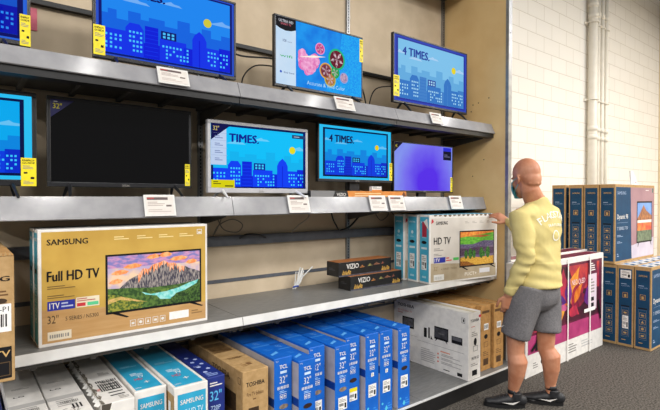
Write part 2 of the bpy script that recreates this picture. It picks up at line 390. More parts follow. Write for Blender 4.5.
def flowers(f):
    f.rect(0, 0, 1, 1, em('0a78e0', '1a98f0', 9.), 1)
    f.poly([(.55, .0), (1, 0), (1, 1), (.75, 1), (.7, .5)], em('0a86ee', '20b4f4', 120.), 2)
    f.rect(0, 0, .21, 1, em('cfe2f4', 'bcd8f2', 6.), 3)
    f.poly([(0, 1), (0, .86), (.04, .83), (.1, .81), (.16, .82), (.21, .85), (.21, 1)], em('16161c'), 4)
    f.text('ULTRA HD', .03, .93, .18, .97, em('d8d8e0'), 5, .02); f.text('SMART TV', .05, .89, .16, .92, em('c86878'), 5, .02)
    f.text('HDR', .07, .64, .11, .68, em('405080'), 5, .02); f.text('color', .12, .64, .17, .67, em('8090b0'), 5)
    f.text('wifi', .04, .41, .17, .45, em('48b070'), 5, .01); f.text('dual band', .08, .17, .19, .2, em('405a90'), 5); f.disc(.05, .185, .008, em('2050c0'), 5)
    pk, p2 = em('ee86c4', 'd85aa4', 30.), em('f6b4dc', 'e078b8', 40.)
    rnd = random.Random(4)
    for cx, cy, r in ((.3, .4, .085), (.37, .36, .08), (.28, .5, .06), (.42, .45, .07), (.34, .3, .06)):
        for k in range(5):
            a = k*1.256+cx*9; f.disc(cx+math.cos(a)*r*.45/f.W*f.H, cy+math.sin(a)*r*.75, r*.42, pk if k % 2 else p2, 4+k % 3)
    f.poly([(.24, .46), (.4, .53), (.55, .55), (.42, .5)], em('fff4e4'), 9)
    def bloom(cx, cy, r, c1, c2, c3):
        f.disc(cx, cy, r, em(c1), 8, 24); f.disc(cx, cy, r*.82, em(c2, c3, 60.), 9, 24)
        for k in range(5):
            a = k*1.256+cx*5; f.poly([(cx, cy), (cx+math.cos(a-.3)*r*.5/f.W, cy+math.sin(a-.3)*r*.5/f.H), (cx+math.cos(a)*r*.8/f.W, cy+math.sin(a)*r*.8/f.H), (cx+math.cos(a+.3)*r*.5/f.W, cy+math.sin(a+.3)*r*.5/f.H)], em('e8c8d4', c3, 50.), 10)
    bloom(.68, .55, .075, '18b880', '7a1830', '4a1020'); bloom(.48, .66, .04, 'f090c8', 'd85098', 'b03070'); bloom(.55, .33, .055, 'd8a040', '8a3a50', '602030')
    bloom(.6, .2, .05, 'b8b040', 'c88a50', '906030'); bloom(.77, .27, .038, '98a0d8', 'd8b8d0', '806090'); bloom(.66, .33, .04, '20a050', '38b868', '108040')
    f.text('Accurate & Vivid Color', .33, .06, .78, .12, em('b8e0f8'), 9, .0)
tv('upper shelf television showing pink flowers on bright blue', GU, 1.598, 2.352, 2.262, 2.719, 2.6, BZ, ZU, flowers, bz=.012, tags=((.955, .6, .999, .96),))
tv('largest pale blue city skyline television on upper shelf next to tan end panel', GU, 2.67, 3.609, 2.292, 2.833, 2.6, BZ, ZU,
   lambda f: city(f, PD, tx=(.06, .74, .44, .88), bo=(.025, .045)), bz=.012, tags=((.0, .09, .07, .39),), logo='VIZIO')
tv('middle shelf television showing cyan skyline, beneath upper shelf and cut by the picture edge', GM, -.422, .308, 1.604, 2.047, 2.65, BZ, ZM,
   lambda f: city(f, PH, sun=(.7, .66)), tags=((.91, .0, .995, .3),), bz=.02)
def dark(f):
    gl = mat('030305', rough=.06, spec=.5)
    f.rect(0, 0, 1, 1, gl, 1)
    f.poly([(0, 1), (0, .78), (.15, 1)], mat('1a1a58', rough=.3), 2)
    f.text('32"', .015, .89, .07, .955, mat('d8d020', rough=.5), 3, .03); f.lines(.02, .965, .06, .985, 1, mat('c8c8d8'), 3)
tv('switched off black television with a blue corner sticker on middle shelf', GM, .354, 1.083, 1.604, 2.05, 2.68, BZ, ZM, dark, logo='SAMSUNG', tags=((.945, .03, .985, .31),), bz=.016)
def gcont(f):
    city(f, PG, 'TIMES.', tx=(.175, .73, .47, .86), sun=(.845, .66), border=False)
    n = em('0a1450'); f.rect(.97, 0, 1, 1, em('0a1a68'), 9); f.rect(0, .965, 1, 1, n, 9); f.rect(0, 0, 1, .02, n, 9); f.rect(0, 0, .02, .35, n, 9)
    wp = em('c4d4ee', 'b8ccec', 5.); f.rect(0, .36, .145, .93, wp, 10)
    for k in range(4): f.lines(.035, .42+k*.115, .12, .475+k*.115, 2, em('7888b8'), 11); f.rect(.0, .505+k*.115, .155, .509+k*.115, em('90a4d0'), 11)
    f.poly([(0, 1), (0, .74), (.2, 1)], em('10124c'), 11); f.text('32"', .02, .89, .075, .96, em('c8b870'), 12, .02)
    f.rect(.84, .87, 1, .93, em('243a68'), 10); f.lines(.86, .885, .98, .915, 1, em('b0c0d8'), 11)
    f.rect(.0, .0, .225, .125, em('d8d010'), 12); f.lines(.02, .05, .1, .11, 2, em('5a5a10'), 13); f.rect(.13, .02, .21, .04, em('4a4a10'), 13)
tv('white framed television with blue skyline on middle shelf', GM, 1.156, 1.872, 1.578, 2.008, 2.62, mat('bcbcc0', 'b2b2b6', 10., .35), ZM, gcont, bz=.02, footc=mat('d8d8da', rough=.4))
tv('middle shelf television with cyan bordered skyline above orange flat box', GM, 1.975, 2.705, 1.662, 2.075, 2.645, BZ, ZM,
   lambda f: city(f, PH, tx=(.06, .73, .44, .89)), feet='stand', tags=((.955, .05, .997, .38),), bz=.014)
def purple(f):
    def gm():
        m = bpy.data.materials.new('screen_violet'); m.use_nodes = True; nt = m.node_tree; b = nt.nodes['Principled BSDF']
        b.inputs['Base Color'].default_value = (0, 0, 0, 1); b.inputs['Roughness'].default_value = .45; b.inputs['Specular IOR Level'].default_value = .03; b.inputs['Emission Strength'].default_value = 1
        tc = nt.nodes.new('ShaderNodeTexCoord'); mp = nt.nodes.new('ShaderNodeMapping'); mp.inputs['Location'].default_value = (-.1, 0, -.25); gr = nt.nodes.new('ShaderNodeTexGradient'); gr.gradient_type = 'SPHERICAL'
        mp.inputs['Scale'].default_value = (2.6, 2.6, 2.2); mp.vector_type = 'POINT'
        nt.links.new(tc.outputs['Object'], mp.inputs[0]); nt.links.new(mp.outputs[0], gr.inputs[0])
        nz = nt.nodes.new('ShaderNodeTexNoise'); nz.inputs['Scale'].default_value = 6; nt.links.new(tc.outputs['Object'], nz.inputs[0])
        ad = nt.nodes.new('ShaderNodeMath'); ad.operation = 'MULTIPLY_ADD'; ad.inputs[1].default_value = .35; nt.links.new(nz.outputs[0], ad.inputs[0]); nt.links.new(gr.outputs[1], ad.inputs[2])
        cr = nt.nodes.new('ShaderNodeValToRGB'); e = cr.color_ramp.elements
        e[0].position = .1; e[0].color = lin('8aa0f6'); e[1].position = .85; e[1].color = lin('5a30f0'); k = e.new(.45); k.color = lin('7a70f6')
        nt.links.new(ad.outputs[0], cr.inputs[0]); nt.links.new(cr.outputs[0], b.inputs['Emission Color']); return m
    f.rect(0, 0, 1, 1, gm(), 1)
    f.poly([(0, 1), (0, .8), (.13, 1)], em('14122c'), 2); f.text('4K', .015, .9, .05, .96, em('b8a830'), 3, .02)
    f.rect(.83, .7, .98, .9, em('14142a'), 2); f.lines(.85, .76, .96, .84, 2, em('6a6a90'), 3); f.rect(.83, .9, .98, .985, em('2a30d0'), 2)
tv('violet screened television on middle shelf closest to the tan end panel', GM, 2.735, 3.49, 1.592, 2.003, 2.66, BZ, ZM, purple, feet='stand', bz=.011, tags=((.945, .02, .985, .33),))

# pink sticker on back panel
mb = MB(); mb.box((.31, 3.044, 2.46), (.36, 3.0495, 2.58), mat('e8788c', 'd8687c', 30.)); mb.ellip((.315, 3.046, 2.53), ((.015, 0, 0), (0, .003, 0), (0, 0, .02)), YELLOW, 10)
tag(mb.build('paper_note'), 'small pink paper note stuck on the upper back panel', 'note')

# ------------------------------------------------------------------ price signs
def sign(xc, zt, yt, yb, h, label, group, w=.17, lean=.0):
    o = empty('price_sign', (xc, yb, zt), label, 'price sign', group)
    tilt = math.atan2(yt-yb, h); M = Matrix.Rotation(-tilt, 4, 'X'); 
    mb = MB(); mb.box((-w/2, -.012, -h), (w/2, -.004, 0), mat('dddcd9', 'd3d2cf', 30., .4), .002, M)
    fr = mb.build('frame', o)
    mb = MB(); u = V((1, 0, 0)); v = M @ V((0, 0, 1)); og = M @ V((-w/2+.01, -.0125, -h+.01))
    f = FR(mb, og, u, v, w-.02, h-.02); f.rect(0, 0, 1, 1, mat('dcd6d0', 'd2ccc6', 20., .6), 1)
    f.rect(.04, .8, .8, .95, mat('5a4a4a'), 2); f.rect(.04, .86, .3, .93, mat('a83838'), 3); f.lines(.06, .45, .7, .72, 3, mat('a89a94'), 2); f.rect(.72, .42, .92, .52, mat('6a5e5a'), 2); f.lines(.06, .1, .9, .3, 2, mat('b8aca6'), 2)
    mb.build('card', o)
    o.location = (xc, yt, zt); return o
GP = 'white price signs on the shelf rails'
for xc, lab in ((.9, 'white price sign on upper rail under the large skyline television'), (2.065, 'white price sign on upper rail under the pink flower television'), (3.02, 'white price sign on upper rail under the pale skyline television')):
    sign(xc, 2.222, 2.49, 2.45, .098, lab, GP, .165 if xc < 2.9 else .14)
for xc, lab in ((.855, 'white price sign on middle rail under the black switched off television'), (1.75, 'white price sign on middle rail under the white framed television'),
                (2.46, 'white price sign on middle rail under the orange box, farther from the end panel'), (2.66, 'white price sign on middle rail under the orange box, nearer the end panel'), (3.39, 'white price sign on middle rail under the violet television')):
    sign(xc, 1.562, 2.575, 2.54, .118, lab, GP, .165)

# ------------------------------------------------------------------ flat orange box on middle shelf, with little card
OR = mat('d8893a', 'c87a30', 20., .6)
def p_flat(F):
    f = F['front']; f.rect(0, 0, .22, 1, mat('7a7a7c'), 1); f.poly([(.2, 0), (.36, 0), (.36, 1), (.23, 1)], BLACK, 2); f.text('VIZIO', .24, .3, .33, .7, WHITEC, 3, .02)
    f.poly([(.345, 1), (.36, 0), (1, 0), (1, 1)], OR, 3); f.lines(.42, .2, .92, .8, 2, mat('f0c890'), 4); f.poly([(.93, 0), (1, 0), (1, .2), (.97, 1)], mat('6a3a20'), 4)
    F['top'].rect(.345, 0, 1, 1, OR, 1)
o = carton('soundbar_box', 'long flat orange and black box lying on middle shelf', 'box', None, .93, .075, .05, (1.87, 2.585, ZM), 0, BLACK, p_flat)
mb = MB(); mb.box((0, 0, 0), (.1, .03, .035), WHITEC, .002); f = FR(mb, (0, 0, 0), (1, 0, 0), (0, 0, 1), .1, .035); f.lines(.1, .5, .9, .9, 2, GREYINK, 1); f.rect(0, 0, 1, .3, OR, 1)
tag(mb.build('card', None, None, (2.44, 2.595, ZM+.0505)), 'tiny white card standing on the flat orange box', 'card')

# ------------------------------------------------------------------ print helpers
def mini_tv(f, a0, b0, a1, b1, picture, feet=True, l=3):
    f.rect(a0, b0, a1, b1, INK, l); g = f.sub(a0+.012, b0+.022, a1-.012, b1-.018, l); picture(g)
    if feet:
        w = a1-a0
        for s, x in ((-1, a0+.1*w), (1, a1-.1*w)):
            f.poly([(x-s*.01, b0+.005), (x+s*.03, b0+.005), (x-s*.06*1, b0-.05), (x-s*.075, b0-.045)] if s < 0 else [(x+.01, b0+.005), (x-.03, b0+.005), (x+.06, b0-.045), (x+.075, b0-.04)], INK, l)
def mountain(g, l=1):
    n = lambda a, b, s=14., **k: mat(a, b, s*2.6, .55, spec=.3, fac=(.42, .6), **k)
    g.rect(0, 0, 1, 1, n('b8a8c8', 'e8c8a8', 5.), l)
    g.rect(0, .78, 1, 1, n('7a7ab8', 'c890b8', 9., stretch=(1, 1, 2.5)), l+1)
    for (x, y, s) in ((.12, .68, .09), (.25, .78, .1), (.08, .52, .07), (.47, .93, .08), (.75, .86, .11), (.6, .95, .08), (.9, .78, .07)):
        g.poly([(x-s, y), (x-s*.3, y-.03), (x+s*.7, y-.01), (x+s, y+.03), (x+s*.3, y+.07), (x-s*.5, y+.05)], n('f08a50', 'f0b478', 20.), l+2)
    ridge = [(.1, .38), (.16, .48), (.22, .56), (.3, .62), (.36, .74), (.42, .72), (.46, .8), (.52, .82), (.58, .86), (.64, .8), (.7, .8), (.75, .72), (.82, .72), (.88, .66), (.95, .62), (1, .58)]
    g.poly(ridge+[(1, .3), (.05, .3)], n('3c3a4a', '9c9490', 30., stretch=(2, 1, .6)), l+3)
    for i in range(3, 12):
        a = ridge[i]; b = ridge[i+1]; d = .12+.05*math.sin(i*2.3)
        g.poly([a, b, (b[0]-.01, b[1]-d*.9), ((a[0]+b[0])/2, a[1]-d*.5), (a[0]+.01, a[1]-d)], n('e8824a', 'f4c0a0', 40., stretch=(1.5, 1, .5)), l+4)
    g.poly([(0, .42), (.2, .4), (.45, .36), (.75, .37), (1, .42), (1, 0), (0, 0)], n('2c4a24', '587838', 22.), l+5)
    g.poly([(.34, .3), (.44, .24), (.6, .26), (.74, .3), (.88, .38), (.98, .42), (.96, .35), (.82, .24), (.72, .2), (.66, .1), (.54, .12), (.5, .2), (.38, .24)], n('6ac8c4', 'a0dcd8', 20.), l+6)
    g.poly([(.4, .28), (.52, .3), (.66, .31), (.62, .26), (.5, .25)], n('3a5a24', '6a8a3c', 30.), l+7)
    g.poly([(0, .32), (.1, .28), (.24, .2), (.36, .12), (.34, 0), (0, 0)], n('46602a', '98983c', 36.), l+7)
    g.poly([(0, .22), (.12, .26), (.28, .17), (.4, .1), (.28, .14), (.12, .2), (0, .14)], n('d8b070', 'b0a050', 30.), l+8)
    g.poly([(.62, 0), (.66, .12), (.74, .2), (.84, .2), (.92, .28), (1, .3), (1, 0)], n('20381c', '4a6a30', 40.), l+8)
def fields(g, l=1):
    n = lambda a, b, s=20., **k: mat(a, b, s*2.2, .55, spec=.3, fac=(.4, .62), **k)
    g.rect(0, 0, 1, 1, n('6a5a80', '8a7a90', 8.), l)
    g.poly([(0, 1), (1, 1), (1, .96), (.5, .9), (0, .84)], n('d86a30', 'e8a040', 16.), l+1)
    g.poly([(0, .84), (.5, .9), (1, .96), (1, .7), (.7, .72), (.35, .62), (0, .64)], n('4a9a30', '78c040', 12., stretch=(1, 1, 4)), l+1)
    g.poly([(.2, .86), (.6, .9), (.95, .86), (.6, .82)], n('c05a30', '9a6a38', 20.), l+2)
    g.poly([(0, .64), (.35, .62), (.7, .72), (1, .7), (1, .55), (.4, .5), (0, .56)], n('4a4a68', '7a6a90', 20., stretch=(1, 1, 4)), l+2)
    g.poly([(0, .3), (1, .3), (1, .5), (.6, .54), (.2, .5), (0, .52)], n('3a2a48', '6a5068', 22., stretch=(1, 1, 5)), l+2)
    g.poly([(0, 0), (1, 0), (1, .24), (.55, .22), (.2, .28), (0, .24)], n('c89030', 'e0b850', 20., stretch=(1, 1, 4)), l+2)
    g.poly([(0, 0), (.45, .0), (.2, .12), (0, .14)], n('7a4a20', 'a86a28', 30.), l+3)
    for x, s in ((.16, .9), (.29, 1.1), (.4, .9), (.62, 1.15), (.82, 1.2), (.7, .6)):
        g.disc(x, .27+.07*s, .022*s, n('1e4a1c', '4a8a38', 60.), l+4, 10, .042*s); g.rect(x-.004, .2, x+.004, .27, INK, l+3)
def icons(f, a0, b0, a1, b1, n, m, vert=False, l=3):
    for i in range(n):
        if vert: x0, x1 = a0, a1; y0 = b0+(b1-b0)*i/n; y1 = y0+(b1-b0)*.7/n
        else: x0 = a0+(a1-a0)*i/n; x1 = x0+(a1-a0)*.75/n; y0, y1 = b0, b1
        g = f.sub(x0, y0, x1, y1, l); g.frame(0, 0, 1, 1, .0025, m, 0)
        if i % 3 == 0: g.rect(.25, .3, .75, .65, m, 0)
        elif i % 3 == 1: g.disc(.5, .5, min(g.W, g.H)*.28, m, 0, 10)
        else: g.poly([(.25, .25), (.75, .25), (.5, .8)], m, 0)

# ------------------------------------------------------------------ gold cartons on lower shelf
ZL = .857
GOLD = mat('cba750', 'bb9644', 5., .45, spec=.4)
TEAL = mat('4aa6bc', '3d98b0', 14., .5)
GRP = mat('fbfbf8', rough=.5)
def p_gold(F):
    f = F['front']; f.rect(.018, .03, .985, .978, GOLD, 1)
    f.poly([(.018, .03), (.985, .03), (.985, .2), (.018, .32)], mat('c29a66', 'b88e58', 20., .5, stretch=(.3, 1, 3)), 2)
    f.text('SAMSUNG', .045, .865, .255, .915, INK, 3, .03)
    f.text('Full HD TV', .045, .555, .315, .64, INK, 3, .05)
    f.lines(.045, .485, .2, .52, 2, mat('7a6230'), 3); f.lines(.045, .405, .2, .44, 2, mat('7a6230'), 3)
    f.rect(.045, .305, .185, .385, mat('1c2a98'), 3); f.text('1TV', .055, .32, .105, .37, WHITEC, 4, .03); f.lines(.115, .32, .175, .375, 2, mat('b8c0e0'), 4)
    f.rect(.19, .305, .315, .395, mat('e6dcc0'), 3); f.rect(.195, .315, .24, .345, mat('c83038'), 4); f.rect(.25, .315, .31, .345, mat('58c890'), 4); f.lines(.195, .355, .3, .39, 2, mat('b85050'), 4)
    f.text('32"', .045, .195, .1, .265, mat('4a3a24'), 3); f.text('5 SERIES / N5300', .135, .205, .31, .24, mat('4a3a24'), 4)
    f.rect(.045, .05, .165, .125, mat('e0d4bc'), 3); f.bars(.055, .07, .155, .1, 9, GREYINK, 4)
    mini_tv(f, .35, .205, .955, .75, mountain)
    icons(f, .49, .065, .72, .125, 5, WHITEC); f.rect(.735, .07, .865, .145, PAPER, 3); f.lines(.885, .09, .965, .14, 2, mat('8a6a40'), 3)
    for k in range(4): f.lines(.4+k*.135, .88, .5+k*.135, .92, 2, mat('e8d494'), 3)
    f.frame(.925, .9, .96, .95, .003, WHITEC, 3); f.rect(.932, .91, .953, .925, WHITEC, 3)
    g = F['left']; g.rect(.06, .02, .94, .97, TEAL, 1); g.text('SAMSUNG', .2, .9, .8, .925, WHITEC, 2, .03); icons(g, .3, .2, .7, .55, 4, mat('d8e8ea'), True, 2); g.rect(.25, .62, .75, .66, mat('102028'), 2)
    F['top'].rect(.02, .08, .98, .92, mat('d0d0cc'), 1)
GG = 'gold television cartons on the lower shelf'
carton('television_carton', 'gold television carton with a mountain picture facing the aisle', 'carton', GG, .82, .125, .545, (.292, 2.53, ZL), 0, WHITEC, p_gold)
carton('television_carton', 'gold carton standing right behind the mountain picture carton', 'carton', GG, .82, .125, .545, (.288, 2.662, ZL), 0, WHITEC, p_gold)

# white cartons by end panel on lower shelf
CYAN = mat('4cb4d4', '40a6c8', 14., .5)
SILV = mat('d6d0c8', 'cac4bc', 6., .45)
def p_hd(F):
    f = F['front']; f.rect(.02, .025, .98, .95, SILV, 1); f.poly([(.02, .025), (.98, .025), (.98, .22), (.02, .3)], mat('b5a68c', 'a6977c', 12.), 2)
    f.text('SAMSUNG', .09, .855, .25, .905, INK, 3, .03); f.poly([(.025, .87), (.06, .9), (.045, .94), (.03, .93)], mat('c02838'), 3)
    f.text('HD TV', .06, .57, .29, .67, INK, 3, .035)
    f.lines(.06, .47, .2, .52, 2, GREYINK, 3); f.lines(.06, .4, .18, .44, 2, GREYINK, 3)
    f.rect(.06, .3, .22, .38, mat('1c2a98'), 3); f.text('1TV', .07, .315, .14, .365, WHITEC, 4, .04); f.lines(.23, .31, .31, .38, 2, mat('c83038'), 3); f.rect(.33, .32, .41, .36, mat('48b858'), 3)
    f.text('32"', .06, .19, .12, .25, mat('8a7448'), 3); f.text('4 SERIES / M4500', .16, .19, .38, .22, mat('7a684a'), 3)
    f.rect(.06, .045, .2, .13, mat('dcdcd8'), 3); f.bars(.07, .06, .18, .1, 9, mat('b4b4b0'), 4)
    mini_tv(f, .42, .2, .95, .75, fields)
    f.text('PUCT+  .', .5, .07, .72, .12, mat('e8e4da'), 3, .02); f.rect(.72, .09, .88, .16, mat('d8d8dc'), 3)
    for k in range(4): f.lines(.5+k*.11, .86, .57+k*.11, .9, 2, mat('a8a29a'), 3)
    rnd = random.Random(2)      # torn top edge
    for k in range(14):
        x = .06+k*.066; f.poly([(x, 1), (x+.05, 1), (x+.035, .965+rnd.uniform(0, .02)), (x+.01, .975)], mat('6a5a48'), 2)
    g = F['left']; g.rect(.07, .03, .95, .97, CYAN, 1); g.text('SAMSUNG', .2, .88, .8, .905, mat('c4e4ee'), 2, .03); g.disc(.5, .74, .014, mat('c4e4ee'), 2); g.lines(.3, .66, .7, .7, 2, mat('a0d4e4'), 2)
    g.rect(.22, .5, .78, .53, mat('d0e6ec'), 2); g.rect(.3, .08, .7, .11, mat('a0d4e4'), 2)
    F['top'].rect(.02, .06, .98, .94, CYAN, 1)
GH = 'white television cartons beside the end panel'
hl = [('white television carton with striped fields picture, touched by the man', 2.952, 2.477, -.125), ('cyan sided carton directly behind the striped fields carton', 2.957, 2.608, -.11), ('cyan sided carton rearmost behind the striped fields carton', 2.94, 2.742, -.08)]
for k, (lab, x, y, rz) in enumerate(hl):
    o = carton('television_carton', lab, 'carton', GH, .795, .118, .553, (x, y, ZL), rz, WHITEC, p_hd)
    if k == 0:
        def red(mb):
            f = fleft(mb, .118, .553); f.rect(.3, .68, .75, .9, mat('b8324a', 'a02840', 40.), 3); f.poly([(.45, .9), (.95, .78), (.8, .95)], PAPER, 4)
        part(o, 'label', red, 'torn red and white label')
    def hole(mb):
        f = fleft(mb, .118, .553); f.disc(.5, .6, .03, INK, 5, 14, .013)
    part(o, 'hand_hole', hole)
    shipping_label(o, lambda mb: fleft(mb, .118, .553), .25, .2, .75, .42)

# small black boxes with food like pictures
def p_viz(F):
    OT = mat('b4703c', 'a4622f', 20., .55)
    F['top'].rect(0, 0, 1, 1, OT, 1)
    f = F['front']; f.rect(0, 0, 1, .98, BLACK, 1); f.text('VIZIO', .14, .5, .36, .85, WHITEC, 2, .03)
    for (a, b, w, c) in ((.38, .5, .1, 'd88a38'), (.53, .55, .1, '9a9a58'), (.64, .58, .14, 'a86a50'), (.8, .6, .06, 'b85a48')):
        f.poly([(a, b), (a+w, b+.02), (a+w*.7, b+.1), (a+w*.45, b+.2), (a+w*.2, b+.1)], mat(c, '5a4030', 60.), 2)
    for a in (.06, .8):
        for k in range(5): f.poly([(a+k*.03, .12), (a+.04+k*.03, .1), (a+.05+k*.028, .3+.1*(k % 2)), (a+.02+k*.03, .45-.08*(k % 3))], mat('c8a048', '6a4a20', 70.), 2+k % 2)
    f.rect(0, 0, 1, .1, mat('3a3a48', '55555f', 40.), 3)
    g = F['left']; g.rect(0, 0, 1, .97, BLACK, 1); g.lines(.2, .4, .7, .6, 2, mat('4a4a50'), 2)
GV = 'small black boxes on the lower shelf'
carton('soundbar_box', 'bottom black box with orange lid of the short two box stack', 'box', GV, .545, .14, .106, (2.29, 2.665, ZL), .0, BLACK, p_viz, .002)
carton('soundbar_box', 'top black box with orange lid of the short two box stack', 'box', GV, .545, .14, .106, (2.205, 2.7, ZL+.1065), .0, BLACK, p_viz, .002)

# tall brown carton at picture edge on lower shelf
def p_brown(F):
    f = F['front']; f.text('LG', .55, .8, .9, .84, INK, 2, .03); f.lines(.4, .68, .9, .76, 3, mat('6a4a28'), 2); f.rect(.2, .4, .93, .62, PAPER, 2); f.bars(.3, .44, .85, .54, 12, INK, 3)
    f.text('4-P1', .6, .56, .88, .6, INK, 3); f.rect(0.05, .03, .93, .28, INK, 2); f.text('TV', .55, .2, .9, .25, mat('c8a468'), 3, .02); f.frame(.3, .05, .9, .16, .003, mat('5a4428'), 3)
    f.lines(.45, .62, .9, .65, 2, mat('6a4a28'), 2)
o = carton('television_carton', 'tall brown carton overhanging the lower shelf edge, cut by the picture edge', 'carton', None, .15, .8, .475, (.022, 2.15, ZL), 0, KRAFT, p_brown)
part(o, 'hand_hole', lambda mb: FR(mb, (0, 0, 0), (1, 0, 0), (0, 0, 1), .15, .475).disc(.7, .645, .022, mat('3a2814'), 3, 14, .01))
def fl(mb):
    mb.box((.0, -.002, .475), (.148, .35, .479), KRAFT2, .001)
    for k in range(9): mb.add([(.02+k*.014, -.003, .475), (.03+k*.014, -.003, .475), (.025+k*.014, -.004, .49)], [[0, 1, 2]], KRAFT)
part(o, 'top_flap', fl, 'torn cardboard flap')

# ------------------------------------------------------------------ bottom deck cartons
ZD = .1145
NAVY = mat('1c2f80', '16276e', 10., .5); NAVY2 = mat('134568', '103d5f', 8., .6, spec=.25)
TCLB = mat('1268cc', '0e5cbc', 6., .45, spec=.4); TCLD = mat('0c3f96', '0a3888', 10., .5)
SKYB = mat('2fa4cc', '2698c0', 10., .5)
BOTG = 'cartons standing on the bottom deck'
def p_navy(F):
    f = F['front']; f.text('32"', .15, .76, .8, .86, mat('58b4e8'), 2, .02); f.text('720P', .2, .66, .75, .71, mat('a8c0e0'), 2, .02); f.lines(.15, .9, .85, .95, 2, WHITEC, 2); icons(f, .1, .5, .9, .56, 4, WHITEC, False, 2); f.lines(.15, .2, .85, .4, 5, mat('8098c8'), 2)
    t = F['top']; t.lines(.15, .02, .8, .1, 3, mat('8aa0d8'), 2)
    for k in range(7): t.disc(.3+.35*(k % 2), .12+k*.06, .012, mat('a8b8e4'), 2)
    t.text('Roku TV', .1, .25, .4, .27, mat('c0cce8'), 2)
    F['left'].lines(.1, .5, .9, .9, 4, mat('4058a0'), 1)
carton('television_carton', 'dark blue carton on bottom deck at the picture corner under the brown carton', 'carton', None, .13, .7, .47, (.03, 2.28, ZD), 0, NAVY, p_navy)
def p_wh(F):
    t = F['top']; t.rect(0, .28, 1, .34, mat('b4b2b0'), 1); t.text('LC-32', .15, .06, .7, .12, GREYINK, 2); t.lines(.2, .16, .75, .3, 5, mat('a8a6a4'), 2)
    for k in range(3): t.rect(.55+.1*k, .1, .6+.1*k, .17, INK, 2)
    t.bars(.3, .2, .8, .24, 10, GREYINK, 2); t.text('LG', .2, .46, .5, .48, INK, 2, .03); t.lines(.2, .6, .8, .63, 2, GREYINK, 2)
    F['front'].lines(.1, .3, .9, .9, 6, GREYINK, 1)
carton('television_carton', 'plain white carton on bottom deck beside the dark blue corner carton', 'carton', BOTG, .138, .76, .515, (.172, 2.24, ZD), 0, WHITEC, p_wh)
carton('television_carton', 'plain white carton on bottom deck beside the torn one', 'carton', BOTG, .148, .76, .515, (.316, 2.24, ZD), 0, WHITEC, p_wh)
def p_torn(F):
    t = F['top']; rnd = random.Random(9)
    for (b0, b1, s) in ((.2, .34, 0), (.36, .4, 1)):
        t.bars(.25, b0, .95, b1, 10, INK, 2)
    for k in range(6): t.rect(.4, .1+k*.05, .85, .115+k*.05, INK, 3)
    t.text('SHARP', .05, .22, .25, .26, mat('d85848'), 2, .02); t.lines(.6, .03, .92, .09, 3, GREYINK, 2); t.lines(.5, .5, .9, .56, 3, GREYINK, 2)
    pts = [(0, 0)]
    for k in range(24): pts.append((.03+rnd.uniform(.02, .14), k/24))
    pts.append((0, 1)); t.poly(pts, mat('4a443c', '8a8478', 60.), 3)
    F['front'].lines(.3, .5, .9, .9, 5, GREYINK, 1); F['front'].poly([(0, 1), (.3, 1), (.15, .85), (0, .8)], mat('4a443c'), 2)
o = carton('television_carton', 'white carton with torn edge and bold black print on bottom deck', 'carton', BOTG, .14, .76, .52, (.498, 2.26, ZD), 0, WHITEC, p_torn)
def scraps(mb):
    rnd = random.Random(21)
    for k in range(14):
        y = .02+k*.05; z = .516; a = rnd.uniform(-.012, .006)
        mb.add([(a, y, z-.01), (a+rnd.uniform(.01, .03), y+.02, z+.005), (a+.01, y+.05, z+rnd.uniform(.004, .009)), (a-.014, y+.03, z-.012)], [[0, 1, 2, 3]], PAPER)
part(o, 'torn_paper', scraps, 'ragged torn paper edge')
def p_sam(F):
    f = F['front']; f.rect(.1, .03, .93, .93, SKYB, 1); f.text('SAMSUNG', .18, .83, .85, .875, WHITEC, 2, .03); f.text('Full HD TV', .18, .72, .85, .78, mat('d8eef4'), 2, .0); f.lines(.2, .4, .8, .6, 5, mat('a8d8e8'), 2)
    t = F['top']; t.rect(.08, .02, .9, .97, SKYB, 1); t.text('SAMSUNG', .12, .05, .3, .07, WHITEC, 2)
    t.text('HD', .3, .2, .55, .24, mat('c03a48'), 2, .03); t.text('TV', .45, .25, .65, .29, mat('e8f0f4'), 2, .03); t.lines(.3, .3, .7, .36, 3, mat('d8eaf0'), 2); t.text('+', .5, .12, .66, .16, WHITEC, 2, .03); t.lines(.2, .5, .8, .54, 2, mat('90d0e4'), 2)
    g = F['left']; g.rect(0, 0, 1, .93, KRAFT, 1); g.rect(.9, .75, .94, .85, PAPER, 2)
    F['right'].rect(0, 0, 1, .93, KRAFT, 1)
carton('television_carton', 'white and sky blue carton on bottom deck beside the torn white carton', 'carton', BOTG, .152, .72, .515, (.655, 2.325, ZD), 0, WHITEC, p_sam)
carton('television_carton', 'white and sky blue carton on bottom deck touching the navy carton', 'carton', BOTG, .172, .76, .518, (.815, 2.245, ZD), 0, WHITEC, p_sam)
carton('television_carton', 'navy blue carton on bottom deck beside the brown one', 'carton', BOTG, .098, .74, .515, (.998, 2.28, ZD), 0, NAVY, p_navy)
